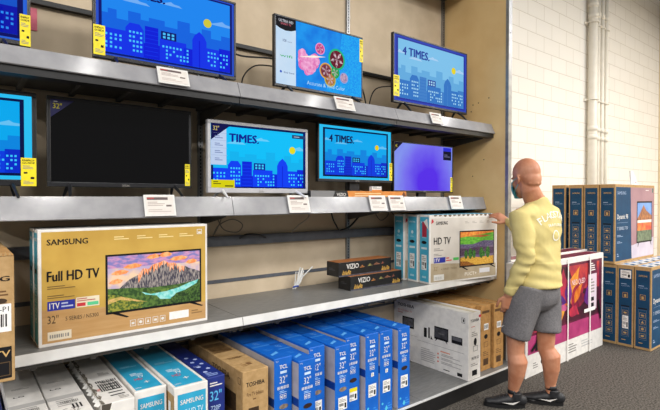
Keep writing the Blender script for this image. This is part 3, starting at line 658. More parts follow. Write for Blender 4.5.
def p_tosb(F):
    f = F['front']; f.text('TOSHIBA', .14, .84, .84, .885, INK, 2, .03); f.text('Fire TV Edition', .16, .74, .8, .78, mat('5a3c1c'), 2); f.lines(.4, .69, .6, .72, 1, mat('6a4a28'), 2)
    f.rect(.22, .36, .62, .62, mat('3a2814'), 2); f.rect(.28, .44, .56, .56, mat('8a6a40'), 3); f.lines(.3, .2, .7, .3, 3, mat('6a4a28'), 2)
    g = F['left']; g.frame(.93, .86, .97, .93, .003, mat('3a2814'), 2); g.rect(.3, .2, .9, .74, mat('2c2014', '4a3620', 30.), 2); g.rect(.55, .3, .85, .55, mat('6a5030'), 3); g.text('TOSHIBA', .5, .85, .8, .92, mat('3a2814'), 2, .02)
    t = F['top']; t.text('TOSHIBA', .2, .3, .75, .34, mat('6a4a28'), 2, .02); t.rect(.52, .12, .7, .17, mat('7a5834'), 2); t.lines(.3, .1, .5, .18, 3, mat('8a6638'), 2)
    t.rect(.0, .33, 1, .335, mat('8a6638'), 2); t.rect(.1, .5, .85, .75, mat('8a6a42', '6a4c28', 30.), 2)
carton('television_carton', 'brown cardboard carton on bottom deck beside the first blue carton', 'carton', None, .155, .74, .52, (1.17, 2.225, ZD), 0, KRAFT, p_tosb)
SIDE = mat('b9b4b8', 'aaa6ac', 14., .55)
def p_tcl(F):
    f = F['front']; W_ = WHITEC
    f.text('TCL', .3, .885, .74, .925, W_, 2, .05); f.rect(.34, .835, .7, .862, mat('c8dcf0'), 2); f.text('32"', .3, .735, .72, .81, W_, 2, .0)
    icons(f, .18, .675, .85, .705, 4, W_, False, 2); f.lines(.3, .63, .75, .66, 2, mat('a8ccf0'), 2); icons(f, .32, .57, .72, .62, 2, W_, False, 2)
    f.poly([(.5, .02), (.62, .05), (.5, .09), (.38, .05)], mat('50c0e0'), 2); f.lines(.6, .03, .95, .12, 3, mat('3088e0'), 2); f.disc(.2, .12, .008, mat('50c0e0'), 2)
    f.text('TV', .08, .96, .24, .975, W_, 2)
    t = F['top']; t.poly([(.2, .08), (.7, .12), (.7, .16), (.2, .11)], mat('58a4e8'), 2); t.lines(.3, .2, .7, .26, 2, mat('2c7cd8'), 2); t.text('TCL', .35, .4, .65, .45, mat('7ab4ea'), 2); t.rect(0, .485, 1, .515, mat('0c50a8'), 2); t.lines(.2, .6, .8, .75, 3, mat('2870cc'), 2)
    t.rect(0, .34, 1, .36, mat('3a84d4'), 1)
    g = F['left']; g.rect(0, .0, 1, .975, SIDE, 1); g.rect(0, .5, 1, .59, TCLD, 2)
TG = 'blue television cartons in the bottom row'
tcl = [(1.374, 2.245, .655, 'hole', 'first blue carton, beside the brown carton', 1), (1.5, 2.19, .632, 'dark', 'second blue carton from the brown one, jutting out lower with a dark hand hole', 0), (1.632, 2.275, .66, 'hole', 'third blue carton from the brown one', 1),
       (1.797, 2.235, .643, 'hole', 'fourth blue carton from the brown one, its pale side showing', 1), (1.925, 2.285, .662, 'dark', 'fifth blue carton from the brown one, with a yellow and white sticker', 2),
       (2.065, 2.255, .664, '', 'sixth blue carton from the brown one', 1), (2.19, 2.25, .664, '', 'seventh blue carton from the brown one, next to last', 1), (2.345, 2.235, .663, 'dark', 'last blue carton of the row, facing the open deck', 1)]
for k, (x, y, zt, hole, lab, st) in enumerate(tcl):
    h = zt-ZD; w = .118; o = carton('television_carton', lab, 'carton', TG, w, .72, h, (x, y, ZD), 0, TCLB, p_tcl)
    if hole:
        def hh(mb):
            f = ffront(mb, w, h); f.disc(.52, .49, .03, mat('9a8a7c', '6a5a50', 60.) if hole == 'hole' else mat('2a1410'), 4, 16, .014)
        part(o, 'hand_hole', hh)
    if st: shipping_label(o, lambda mb: ffront(mb, w, h), .22, .25, .8, .4, yellow=(st == 2))
    if not hole:
        def qr(mb):
            f = ffront(mb, w, h); f.rect(.42, .49, .62, .535, PAPER, 4); f.lines(.45, .5, .6, .53, 3, GREYINK, 5)
        part(o, 'sticker', qr, 'small white sticker')
# big white carton, long side to the aisle mouth
def p_tosw(F):
    g = F['left']; g.text('TOSHIBA', .06, .88, .3, .93, INK, 2, .03); g.text('4K UHD Smart TV', .06, .8, .27, .83, mat('c86a58'), 2); g.lines(.06, .76, .2, .79, 1, mat('c88a78'), 2)
    g.rect(.13, .54, .3, .72, INK, 2); g.rect(.145, .57, .285, .7, mat('3a3a40', '6a6a70', 20.), 3)
    g.rect(.44, .47, .48, .62, INK, 2); g.rect(.5, .47, .52, .64, INK, 2); g.poly([(.53, .46), (.56, .46), (.535, .52)], INK, 2)
    g.rect(.58, .49, .76, .69, INK, 2); g.rect(.59, .52, .75, .67, mat('2a2a2e', '4a4a50', 20.), 3); g.text('TOSHIBA', .63, .58, .71, .6, GREYINK, 4); g.poly([(.6, .49), (.62, .49), (.59, .45)], INK, 2); g.poly([(.74, .49), (.72, .49), (.75, .45)], INK, 2)
    g.rect(.8, .5, .93, .61, INK, 2); g.rect(.81, .55, .92, .6, mat('5a5a60'), 3)
    g.rect(.35, .385, .95, .39, GREYINK, 2); g.rect(.0, .43, .35, .434, GREYINK, 2)
    g.lines(.66, .3, .88, .34, 1, mat('d89078'), 2)
    for k in range(3): g.disc(.63, .27-.06*k, .008, mat('d86a50'), 2); g.lines(.67, .25-.06*k, .93, .29-.06*k, 2, mat('9a9694'), 2)
    g.lines(.4, .08, .6, .3, 7, mat('b0acaa'), 2); g.lines(.7, .04, .84, .07, 1, INK, 2); g.rect(.87, .03, .93, .08, INK, 2)
    g.frame(.92, .84, .96, .92, .003, INK, 2); g.rect(.935, .86, .95, .9, INK, 2)
    f = F['front']; f.text('TOSHIBA', .15, .86, .85, .9, INK, 2, .03); f.lines(.2, .78, .75, .8, 1, mat('c86a58'), 2); f.lines(.25, .64, .75, .72, 3, GREYINK, 2); f.disc(.55, .56, .02, INK, 2, 12, .03); f.frame(.4, .42, .75, .5, .003, INK, 2)
    icons(f, .25, .3, .9, .34, 3, INK, False, 2); f.lines(.2, .2, .8, .25, 2, GREYINK, 2); f.rect(.3, .06, .7, .14, INK, 2)
    t = F['top']; t.rect(.44, 0, .56, 1, mat('d8cfc0'), 1); t.rect(.0, .0, 1, .28, WHITEC, 2); t.rect(.42, 0, .6, .12, PAPER, 3)
o = carton('television_carton', 'large white carton on bottom deck with black product pictures along its side', 'carton', None, .16, .8, .532, (3.128, 2.232, ZD), 0, WHITEC, p_tosw)
part(o, 'tape', lambda mb: FR(mb, (.06, 0, .532), (1, 0, 0), (0, 1, 0), .05, .8).rect(0, 0, 1, 1, mat('e4d8c0', rough=.25), 4), 'clear packing tape')
part(o, 'red_tab', lambda mb: mb.box((.135, -.004, .485), (.162, .02, .503), mat('c02838')), 'red corner sticker')
def p_br(F):
    f = F['front']; f.rect(.1, .88, .85, .92, mat('5a3c1c'), 2); f.rect(.3, .62, .75, .72, PAPER, 2); f.bars(.34, .64, .7, .7, 8, INK, 3); f.disc(.5, .52, .025, INK, 2, 12, .02); f.frame(.3, .36, .7, .44, .003, mat('4a3016'), 2); f.rect(.25, .08, .75, .18, mat('4a3016'), 2); f.lines(.2, .22, .8, .3, 3, mat('6a4a28'), 2)
    F['top'].rect(.45, 0, .55, 1, mat('a88a5c'), 1); F['top'].lines(.1, .05, .4, .2, 3, mat('8a6638'), 1)
BRG = 'brown cartons by the end panel'
for x, y, w, lab in ((3.3, 2.34, .075, 'narrow brown carton touching the large white carton'), (3.385, 2.295, .14, 'brown carton in the middle of the three by the end panel'), (3.54, 2.275, .14, 'brown carton closest to the end panel')):
    o = carton('television_carton', lab, 'carton', BRG, w, .72, .54, (x, y, ZD), 0, KRAFT2, p_br)
mb = MB(); rnd = random.Random(8)
for k in range(9): mb.tube([(3.34+rnd.uniform(-.03, .03), 2.325+rnd.uniform(-.012, .008), .2+.03*k+rnd.uniform(0, .02)) for q in range(4)], .006, mat('e4ddd0', rough=.2), 6)
tag(mb.build('plastic_wrap'), 'crumpled clear plastic wrap in front of the narrow brown carton', 'plastic wrap')

# ------------------------------------------------------------------ big picture carton beyond the man
PLUM = mat('7a1848', '9a2450', 3., .4); 
def p_oled(F):
    f = F['front']; f.rect(.02, .03, .98, .965, WHITEC, 1); f.rect(.025, .2, .975, .945, mat('4a1030', '6a1838', 6., .4), 2)
    f.rect(.025, .2, .975, .36, mat('a03068', 'b84078', 8., .4), 3)
    f.rect(.05, .38, .93, .92, mat('2a0c20', '5a1430', 5., .4), 4)
    cs = [('e08a28', 'c04a20'), ('a8203c', '781838'), ('7a2a8a', '4a1a6a'), ('c83048', '8a1840'), ('d86a98', '9a2a6a'), ('5a2090', '3a1860'), ('e8a838', 'd06a28'), ('98183c', '601030')]
    rnd = random.Random(12)
    g = f.sub(.05, .38, .93, .92, 4)
    g.poly([(.0, .0), (.35, .0), (.5, .45), (.3, 1), (0, 1)], mat('b8304a', '5a1430', 9., .4), 1); g.poly([(.5, 1), (.62, .55), (1, .5), (1, 1)], mat('8a2040', 'c84038', 9., .4), 1)
    def petal(cx, cy, ang, L, wd, c1, c2, l):
        pts = []
        for side in (1, -1):
            for q in range(9):
                t = q/8 if side > 0 else 1-q/8
                u = L*t; v = side*wd*math.sin(math.pi*t**.75)*(1+.25*math.sin(7*t+cx*9)) + .12*L*math.sin(2.5*t)
                pts.append((cx+(u*math.cos(ang)-v*math.sin(ang))*.62, cy+u*math.sin(ang)+v*math.cos(ang)))
        g.poly([(min(.995, max(.005, x)), min(.995, max(.005, y))) for x, y in pts], mat(c1, c2, 16., .4, stretch=(1, 1, .6)), l)
    for k, (cx, cy, an, L, wd) in enumerate(((.5, .3, 2.2, .62, .12), (.52, .3, 1.7, .7, .11), (.55, .3, 1.2, .7, .12), (.55, .28, .7, .6, .11), (.5, .25, 2.8, .5, .11), (.55, .25, .2, .5, .1), (.52, .3, 1.45, .5, .07),
            (.48, .35, 2.5, .4, .08), (.6, .3, .95, .45, .06), (.5, .2, -.5, .3, .09), (.45, .22, 3.5, .35, .09), (.2, .3, 1.9, .5, .1), (.15, .25, 1.2, .5, .09), (.2, .2, .4, .4, .08), (.8, .2, 1.4, .4, .08), (.85, .25, .9, .3, .07))):
        petal(cx, cy, an, L, wd, cs[(k*3) % 8][0], cs[(k*3) % 8][1], 2+k*.5)
    f.poly([(.9, .5), (.94, .3), (.96, .31), (.92, .52)], INK, 24); f.poly([(.12, .38), (.1, .22), (.13, .22), (.15, .38)], INK, 24); f.poly([(.05, .24), (.12, .31), (.2, .24), (.18, .23), (.12, .28), (.07, .22)], INK, 25)
    f.text('NEO QLED', .53, .72, .71, .78, mat('e8c8cc'), 26, .02)
    f.rect(.76, .36+.07, .88, .92, mat('d8c8d4'), 25); f.rect(.76, .8, .88, .945, mat('5a1838'), 26); f.lines(.78, .83, .86, .92, 4, WHITEC, 27); f.lines(.785, .6, .85, .76, 5, GREYINK, 27); f.rect(.8, .52, .84, .56, INK, 27); f.rect(.8, .46, .84, .5, INK, 27)
    f.rect(.7, .42, .86, .455, PAPER, 28); f.lines(.5, .06, .62, .16, 4, GREYINK, 3); f.lines(.68, .07, .84, .15, 3, mat('b8b8b8'), 3); f.disc(.18, .1, .02, INK, 3); f.lines(.08, .06, .14, .12, 3, GREYINK, 3)
    f.rect(.0, .0, .015, 1, WHITEC, 2); F['left'].lines(.2, .3, .8, .8, 6, GREYINK, 1)
    t = F['top']; t.rect(.02, .12, .98, .88, mat('7a2038', '5a1830', 5., .4), 1)
for y, lab in ((2.14, 'large white carton with a purple and red picture, standing on the floor'), (2.345, 'large carton standing right behind the purple and red one')):
    o = carton('television_carton', lab, 'carton', 'large picture cartons on the floor', 1.53, .185, .975 if y < 2.3 else .985, (3.9 if y > 2.3 else 3.80, y, 0.0005), 0, WHITEC, p_oled)
    if y < 2.3:
        for x in (.735, 1.2): part(o, 'strap', lambda mb: mb.box((x-.009, -.013, .002), (x+.009, -.0115, .975), mat('f0eeea', rough=.3)), 'white packing strap')

# ------------------------------------------------------------------ navy cartons stacked by wall
def p_dyn(F):
    g = F['left']; g.rect(.09, .03, .91, .955, NAVY2, 1); gold = mat('b8965e'); pale = mat('8fa4c4')
    g.text('SAMSUNG', .26, .88, .76, .9, gold, 2, .03); g.lines(.24, .76, .8, .78, 1, pale, 2); g.text('Crystal UHD', .24, .735, .78, .755, pale, 2)
    g.rect(.32, .6, .68, .66, mat('0e2044'), 2); g.frame(.34, .6, .66, .665, .004, gold, 3); g.rect(.43, .61, .57, .645, gold, 3)
    g.rect(.24, .49, .76, .505, INK, 2)
    icons(g, .32, .14, .68, .47, 4, gold, True, 2); g.frame(.26, .12, .74, .48, .003, mat('5a6a80'), 2); g.lines(.28, .07, .74, .09, 1, gold, 2)
    f = F['front']; f.rect(.015, .03, .985, .965, NAVY2, 1)
    f.text('SAMSUNG', .05, .87, .25, .91, mat('8fa4c4'), 2, .03); f.text('Dynamic 98', .05, .54, .3, .62, WHITEC, 2, .02); f.text('7 SERIES 720', .05, .42, .3, .46, mat('b0bcd0'), 2); f.rect(.05, .51, .3, .513, mat('8fa4c4'), 2)
    f.lines(.05, .33, .2, .36, 2, mat('8fa4c4'), 2); f.lines(.05, .25, .17, .28, 2, mat('8fa4c4'), 2); f.lines(.05, .08, .1, .13, 2, mat('8fa4c4'), 2)
    f.poly([(.4, .03), (.985, .03), (.985, .965), (.36, .965), (.38, .5)], mat('a8848a', '96727c', 3.), 2)
    f.poly([(.39, .2), (.985, .28), (.985, .03), (.4, .03)], mat('c8c0cc', 'b8b0c0', 6.), 3)
    f.rect(.52, .22, .93, .78, INK, 4); s = f.sub(.535, .24, .915, .76, 4); n = lambda a, b, q=24.: mat(a, b, q, .5)
    s.rect(0, 0, 1, 1, n('4a7ac8', '78a0d8', 6.), 1); s.poly([(0, .6), (.2, .75), (.42, .95), (.6, .8), (1, .66), (1, .5), (0, .5)], n('b87848', '7a5040'), 2); s.rect(0, .48, 1, .55, mat('e0dcd4'), 3)
    s.rect(0, .25, 1, .48, n('c84838', 'e88a48', 10.), 2); s.rect(0, 0, 1, .28, n('4a5a48', '7a8a70'), 3)
    f.poly([(.56, .22), (.58, .22), (.56, .17), (.55, .17)], INK, 4); f.poly([(.88, .22), (.9, .22), (.92, .17), (.91, .17)], INK, 4); f.rect(.93, .9, .96, .96, mat('2a6a58'), 4); f.lines(.75, .92, .9, .94, 1, WHITEC, 3)
    t = F['top']; t.rect(.02, .08, .98, .92, mat('cfd0d0', 'c0c2c4', 4.), 1)
    for k in range(6): t.poly([(.03+k*.16, .12), (.1+k*.16, .12), (.14+k*.16, .45), (.07+k*.16, .45)], NAVY2, 2); t.poly([(.05+k*.16, .55), (.12+k*.16, .55), (.15+k*.16, .88), (.09+k*.16, .88)], mat('5a80b0'), 2)
NG = 'navy television cartons stacked by the wall'
low = [(1.747, 5.475, 'navy carton on the floor, nearest the aisle in the bottom row', 0), (1.907, 5.475, 'navy carton on the floor with two white stickers', 1), (2.062, 5.475, 'navy carton on the floor, third from the aisle, beside the picture carton', 0),
       (2.222, 5.48, 'navy carton on the floor hidden behind the picture carton, fourth from the aisle', 0), (2.385, 5.48, 'navy carton on the floor hidden behind the picture carton, fifth from the aisle', 0), (2.55, 5.48, 'navy carton on the floor hidden behind the picture carton, sixth from the aisle', 0)]
for y, x, lab, st in low:
    o = carton('television_carton', lab, 'carton', NG, 1.2, .152, .845, (x, y, .0005), 0, KRAFT, p_dyn)
    if st:
        shipping_label(o, lambda mb: fleft(mb, .152, .845), .2, .84, .85, .94); shipping_label(o, lambda mb: fleft(mb, .152, .845), .34, .22, .7, .38)
for y, lab in ((2.08, 'navy carton on top of the stack, showing a mauve picture side'), (2.243, 'navy carton in the top row, second from the mauve picture side'), (2.407, 'navy carton in the top row, third from the mauve picture side'), (2.60, 'navy carton in the top row, fourth from the mauve picture side')):
    carton('television_carton', lab, 'carton', NG, 1.13, .155, .845, (5.455, y, .847), 0, KRAFT, p_dyn)
# sign holder on top of stack
o = empty('sign_holder', (6.1, 2.16, 1.6928), 'white slanted sign holder on top of the navy cartons', 'sign holder')
part(o, 'base', lambda mb: mb.box((-.02, -.04, 0), (.16, .05, .008), WHITEC, .002))
part(o, 'panel', lambda mb: mb.prism([(-.02, .008), (.155, .008), (.15, .03), (.02, .15), (-.05, .16)], 'y', -.012, .004, mat('f4f4f2', 'e8e8e6', 10., .3)))
def wr(mb):
    f = FR(mb, (-.03, -.0125, .01), (1, 0, 0), (0, 0, 1), .16, .12); f.poly([(.05, .9), (.2, .9), (.85, .15), (.3, .15)], mat('d4d6da'), 1); f.poly([(.6, .25), (.8, .1), (.95, .1), (.9, .25)], mat('b8909a'), 2)
part(o, 'card', wr)

# ------------------------------------------------------------------ cables
CB = mat('1a1a1c', rough=.5); CG = mat('77726a', rough=.5); CW = mat('e4e4e2', rough=.4)
def cable(pts, r, m, lab, grp='loose cables'):
    P = [V(p) for p in pts]; out = []
    for i in range(len(P)-1):
        p0 = P[max(i-1, 0)]; p1 = P[i]; p2 = P[i+1]; p3 = P[min(i+2, len(P)-1)]
        for k in range(6):
            t = k/6; out.append(.5*((2*p1)+(p2-p0)*t+(2*p0-5*p1+4*p2-p3)*t*t+(3*p1-p0-3*p2+p3)*t**3))
    out.append(P[-1]); mb = MB(); mb.tube(out, r, m, 8); return tag(mb.build('cable'), lab, 'cable', grp)
cable([(1.3, 2.72, 2.47), (1.45, 2.76, 2.458), (1.62, 2.7, 2.46), (1.75, 2.68, 2.45)], .006, CB, 'black cable stretched between the large skyline and flower televisions')
cable([(1.7, 2.72, 2.42), (1.6, 2.85, 2.44), (1.53, 2.9, 2.35), (1.55, 2.92, 2.215)], .005, CB, 'black cable curving down beside the flower television')
cable([(2.36, 2.7, 2.46), (2.55, 2.85, 2.45), (2.62, 2.88, 2.38), (2.66, 2.88, 2.215)], .006, CB, 'black cable drooping between the flower and pale skyline televisions')
cable([(2.8, 2.7, 2.45), (2.72, 2.85, 2.44), (2.69, 2.9, 2.3), (2.7, 2.9, 2.215)], .005, CB, 'thin black cable beside the pale skyline television')
zb = 1.283
cable([(1.45, 3.03, 1.48), (1.42, 3.02, 1.38), (1.36, 3.0, 1.29), (1.4, 3.0, 1.36), (1.5, 3.0, 1.4), (1.58, 3.0, 1.36), (1.54, 3.0, 1.31), (1.44, 3.0, 1.33), (1.4, 3.01, 1.4)], .004, CG, 'coiled grey cable under the middle shelf near the gold carton')
cable([(1.55, 2.98, 1.27), (1.6, 2.97, 1.29), (1.68, 2.96, 1.285), (1.74, 2.96, 1.265)], .008, CB, 'short black cable end under the middle shelf')
cable([(2.16, 3.03, 1.48), (2.15, 3.0, 1.4), (2.05, 2.99, 1.34), (1.98, 2.98, 1.29)], .005, mat('b8b0a4'), 'pale cable sloping down under the middle shelf')
cable([(2.38, 3.02, 1.48), (2.39, 3.0, 1.38), (2.42, 2.99, 1.32), (2.44, 2.99, 1.29)], .006, CB, 'black cable hanging under the middle shelf, left of the taut one')
cable([(2.75, 3.0, 1.47), (2.66, 2.99, 1.39), (2.55, 2.98, 1.31), (2.45, 2.97, 1.285)], .008, CB, 'taut thick black cable slanting down under the middle shelf')
cable([(2.9, 3.03, 1.48), (2.86, 3.0, 1.42), (2.93, 3.0, 1.35), (3.02, 3.0, 1.4), (3.0, 3.0, 1.47), (3.1, 3.0, 1.38), (3.15, 3.0, 1.3)], .004, CG, 'looped grey cable under the middle shelf above the cyan cartons')
o = empty('cable_bundle', (2.02, 2.98, ZL), 'folded white cable bundle standing on the lower shelf', 'cable')
mb = MB(); rnd = random.Random(5)
for k in range(7):
    x = rnd.uniform(.0, .09); h = rnd.uniform(.1, .165); mb.tube([(-.02, 0, .006), (-.01+x*.4, .0, h*.5), (x*.6, .005, h), (x*.6+.015, -.004, h*.95), (.005+x*.3, -.006, h*.4), (-.012, -.005, .006)], .004, CW, 6)
mb.tube([(-.03, 0, .006), (.06, 0, .09), (.15, .0, .155)], .005, CW, 6); mb.build('cord', o)
part(o, 'twist_tie', lambda q: q.tube([(-.03, -.008, .02), (-.01, -.012, .026), (.012, -.008, .022)], .006, mat('2a50b0'), 6), 'blue twist tie')
# ------------------------------------------------------------------ the man
RT = V((.78586, -.61841, 0)); FW = V((.61841, .78586, 0)); R0 = 1.514; D0 = 3.55
def W(dr, dd, z): return RT*(R0+dr) + FW*(D0+dd) + V((0, 0, z))
def remeshed(name, mb, vox, parent, mats, smooth=6, fn=None, label=None):
    me = mb.mesh('tmp'); o = bpy.data.objects.new('tmp', me); COL.objects.link(o)
    m = o.modifiers.new('r', 'REMESH'); m.mode = 'VOXEL'; m.voxel_size = vox
    s = o.modifiers.new('s', 'SMOOTH'); s.factor = .5; s.iterations = smooth
    bpy.context.view_layer.update()
    e = o.evaluated_get(bpy.context.evaluated_depsgraph_get()); out = bpy.data.meshes.new_from_object(e)
    bpy.data.objects.remove(o); bpy.data.meshes.remove(me)
    out.materials.clear()
    for k in mats: out.materials.append(k)
    for p in out.polygons: p.use_smooth = True; p.material_index = 0
    if fn: fn(out)
    o = bpy.data.objects.new(name, out); COL.objects.link(o); o.parent = parent
    if label: o['label'] = label
    return o
SKIN = mat('c98f70', 'b87858', 14., .45, spec=.4)
SHIRT = mat('d8c888', 'cebd7c', 7., .8, spec=.15, bump=.25)
SHORT = mat('747274', '666466', 90., .85, spec=.15)
SHOE = mat('17181b', '222327', 60., .55)
person = empty('person', W(0, .0, 0), 'bald man in a yellow long sleeved shirt and grey shorts reaching for a carton', 'person')
PI_ = -V(person.location)
def P_(o): o.location = PI_; return o
# body frame: F faces the shelf, L is his left
Fv = (RT*-.60 + FW*.80).normalized(); Lv = V((0, 0, 1)).cross(Fv).normalized()
def B(c, f, l, z): return V(c) + Fv*f + Lv*l + V((0, 0, z))
hc = W(-.055, 0, 1.70)           # head centre
sh_l = W(-.14, -.105, 1.415); sh_r = W(.165, .15, 1.45)
el_l = W(-.125, -.165, 1.115); wr_l = W(-.212, -.09, .845)
hand_r = V((3.735, 2.37, 1.412))
wr_r = V((3.7, 2.245, 1.342)); el_r = W(.07, .36, 1.27)
hip_l = W(-.06, -.07, .90); hip_r = W(.115, .06, .90)
kn_l = W(-.15, -.07, .475); kn_r = W(.105, .0, .49); an_l = W(-.158, -.05, .085); an_r = W(.145, .0, .095)
nk = W(.02, .0, 1.52); ch = W(.04, .01, 1.32); wa = W(.045, .0, 1.06); pe = W(.04, .0, .92)

body = MB()
# head
Fb, Lb = Fv, Lv
def head_axes(on):
    global Fv, Lv, Hs
    if on: Fv = (RT*-.34 + FW*.93 + V((0, 0, -.2))).normalized(); Lv = V((0, 0, 1)).cross(Fv).normalized(); Hs = 1.04
    else: Fv, Lv, Hs = Fb, Lb, 1.
Hs = 1.
def B(c, f, l, z):
    if Hs == 1.: return V(c) + Fv*f + Lv*l + V((0, 0, z))
    return V(c) + Fv*f*Hs + Lv*l*Hs + Fv.cross(Lv)*z*Hs
head_axes(True); UZ = Fv.cross(Lv)
body.ellip(B(hc, -.012, 0, .032), (Fv*(.108*Hs), Lv*(.083*Hs), UZ*(.104*Hs)), SKIN, 28)
body.ellip(B(hc, -.055, 0, -.02), (Fv*(.06*Hs), Lv*(.07*Hs), UZ*(.075*Hs)), SKIN, 24)
body.ellip(B(hc, .035, 0, -.055), (Fv*(.068*Hs), Lv*(.064*Hs), UZ*(.082*Hs)), SKIN, 24)
body.ellip(B(hc, .062, 0, -.11), (Fv*(.035*Hs), Lv*(.04*Hs), UZ*(.03*Hs)), SKIN, 16)
body.ellip(B(hc, .088, 0, .012), (Fv*(.018*Hs), Lv*(.055*Hs), UZ*(.014*Hs)), SKIN, 14)
body.tube([B(hc, .095, 0, -.005), B(hc, .115, 0, -.04)], [.012, .017], SKIN, 10)
for s in (-1, 1):
    body.ellip(B(hc, .07, s*.045, -.035), (Fv*(.025*Hs), Lv*(.024*Hs), UZ*(.022*Hs)), SKIN, 12)
    M = [(.0, .03), (-.014, .02), (-.02, 0), (-.012, -.024), (.004, -.034), (.012, -.02)]
    body.tube([B(hc, a-.012, s*(.086+(.008 if a < -.005 else 0)), b-.022) for a, b in M], [.008, .009, .009, .008, .009, .006], SKIN, 8)
    body.ellip(B(hc, -.008, s*.084, -.02), (Fv*(.014*Hs), Lv*(.008*Hs), UZ*(.024*Hs)), SKIN, 10)
body.tube([nk+V((0, 0, -.08)), nk+V((0, 0, -.01)), B(hc, -.02, 0, -.09), B(hc, -.02, 0, -.03)], [.088, .075, .068, .068], SKIN, 20)
for z in (-.03, -.062): body.tube([B(hc, -.078, -.045, z), B(hc, -.097, 0, z-.004), B(hc, -.078, .045, z)], .0115, SKIN, 10)
head_axes(False)
# trunk
body.tube([B(pe, 0, 0, .1), wa, ch, B(ch, 0, 0, .12), nk], [(.12, .08), (.14, .1), (.17, .11), (.16, .09), (.075, .075)], SKIN, 24, flat=Lv)
for sh, el, wr in ((sh_l, el_l, wr_l), (sh_r, el_r, wr_r)):
    body.tube([sh, (sh+el)/2, el, el.lerp(wr, .35), wr], [.058, .05, .043, .046, .031], SKIN, 14)
for hp, kn, an in ((hip_l, kn_l, an_l), (hip_r, kn_r, an_r)):
    bk = -Fv*.018
    body.tube([hp.lerp(kn, .22), hp.lerp(kn, .5), kn+V((0, 0, .07)), kn, kn+V((0, 0, -.07)), kn.lerp(an, .32)+bk*1.3, kn.lerp(an, .55)+bk, kn.lerp(an, .85), an], [.072, .078, .066, .063, .06, .07, .06, .039, .037], SKIN, 18)
    body.ellip(kn+Fv*.028, (Fv*.035, Lv*.04, V((0, 0, .045))), SKIN, 12)
    for s in (-1, 1): body.ellip(an+Lv*s*.03, (Fv*.016, Lv*.012, V((0, 0, .016))), SKIN, 8)
# left hand hanging: palm and five fingers
def hand(wr, d, n, side, curls, thumb_dir, spread=.2, ln=1.):
    """d along the hand, n out of the back of the hand, side towards the thumb"""
    d = d.normalized(); n = (n - d*n.dot(d)).normalized(); side = side - d*side.dot(d); side = (side-n*side.dot(n)).normalized()
    pc = wr + d*.095*ln
    body.tube([wr-d*.02, wr+d*.025, wr+d*.065, pc], [(.029, .022), (.034, .02), (.042, .017), (.041, .014)], SKIN, 14, flat=side)
    for k, (off, L) in enumerate(((.031, .075), (.010, .084), (-.011, .078), (-.031, .06))):
        b = wr + d*(.085-.004*abs(k-1))*ln + side*off; dd = (d + side*spread*off*10*.3).normalized(); pts = [b]; r = [.0105, .0095, .0088, .0075]
        ang = 0
        for q, seg in enumerate((.45, .32, .25)):
            ang += curls[k][q]; v = dd*math.cos(ang) - n*math.sin(ang); pts.append(pts[-1]+v*L*seg*ln*1.08)
        body.tube(pts, r, SKIN, 10)
    t0 = wr + d*.03 + side*.026; t1 = t0 + (side*.75+d*.65-n*.2).normalized()*.042; t2 = t1 + thumb_dir.normalized()*.034; t3 = t2 + (thumb_dir.normalized()-n*.25).normalized()*.026
    body.tube([t0, t1, t2, t3], [.0155, .0125, .011, .009], SKIN, 10)
dl = (W(-.222, -.075, .73)-wr_l).normalized()
HL = 1.1
hand(wr_l, dl, -FW*.9-RT*.25, -RT*.85+FW*.4, [(.3, .5, .4), (.35, .55, .45), (.42, .6, .5), (.5, .65, .5)], dl*.9+(-RT*.25+FW*.4)*.5, .2, 1.08)
dr_ = (hand_r - wr_r).normalized()
hand(wr_r, V((-.06, .105, .075)), -FW*.75+V((0, 0, .6)), -RT, [(.1, .45, .5), (.15, .5, .5), (.2, .55, .5), (.25, .6, .5)], V((-.55, .35, .15)), .3, 1.0)
bo = P_(remeshed('body', body, .0055, person, [SKIN], 3))

# shirt
sh = MB()
sh.tube([B(pe, -.012, 0, -.035), B(pe, -.005, 0, .04), B(wa, -.005, 0, .03), B(ch, 0, 0, -.09), B(ch, 0, 0, .03), B(ch, -.012, 0, .125), B(nk, -.015, 0, -.035), B(nk, -.005, 0, .018)],
        [(.195, .148), (.188, .14), (.18, .133), (.205, .14), (.222, .142), (.2, .118), (.105, .088), (.078, .076)], SHIRT, 32, cap=False, flat=Lv)
sh.tube([B(ch, .0, -.12, .1), sh_r+V((0, 0, -.005)), sh_r.lerp(el_r, .5), el_r, el_r.lerp(wr_r, .5), wr_r-(wr_r-el_r).normalized()*.01], [.085, .08, .068, .058, .05, .04], SHIRT, 18)
sh.tube([B(ch, .0, .12, .1), sh_l+V((0, 0, -.005)), sh_l.lerp(el_l, .45)+RT*.01, el_l+RT*.005, el_l.lerp(wr_l, .5), el_l.lerp(wr_l, .88)], [.085, .078, .076, .064, .056, .047], SHIRT, 18)
c0 = el_l.lerp(wr_l, .86); c1 = el_l.lerp(wr_l, .985); sh.tube([c0, c1], [.042, .041], SHIRT, 16, cap=False)
def folds(me):
    for v in me.vertices:
        p = v.co; n = v.normal
        dw = (p - wa).length
        q = noise.noise(V((p.x*9, p.y*9, p.z*14)))*.007 + (1-abs(noise.noise(V((p.x*6+p.z*5, p.y*6-p.z*5, p.z*2.5))))*2)*.007 - .003
        for e, k in ((el_l, 1.), (el_r, .8)):
            d = (p-e).length
            if d < .17: q += math.sin((p-e).dot((wr_l-el_l).normalized() if e is el_l else (wr_r-el_r).normalized())*95 + p.x*22)*.006*k*(1-d/.17)
        if p.z < 1.08 and p.z > .9: q += math.sin(p.z*75+p.x*14)*.004
        v.co = p + n*q
shirt = P_(remeshed('shirt', sh, .0075, person, [SHIRT], 8, folds, 'yellow long sleeved shirt'))
bvh = BVHTree.FromPolygons([v.co for v in shirt.data.vertices], [tuple(p.vertices) for p in shirt.data.polygons])
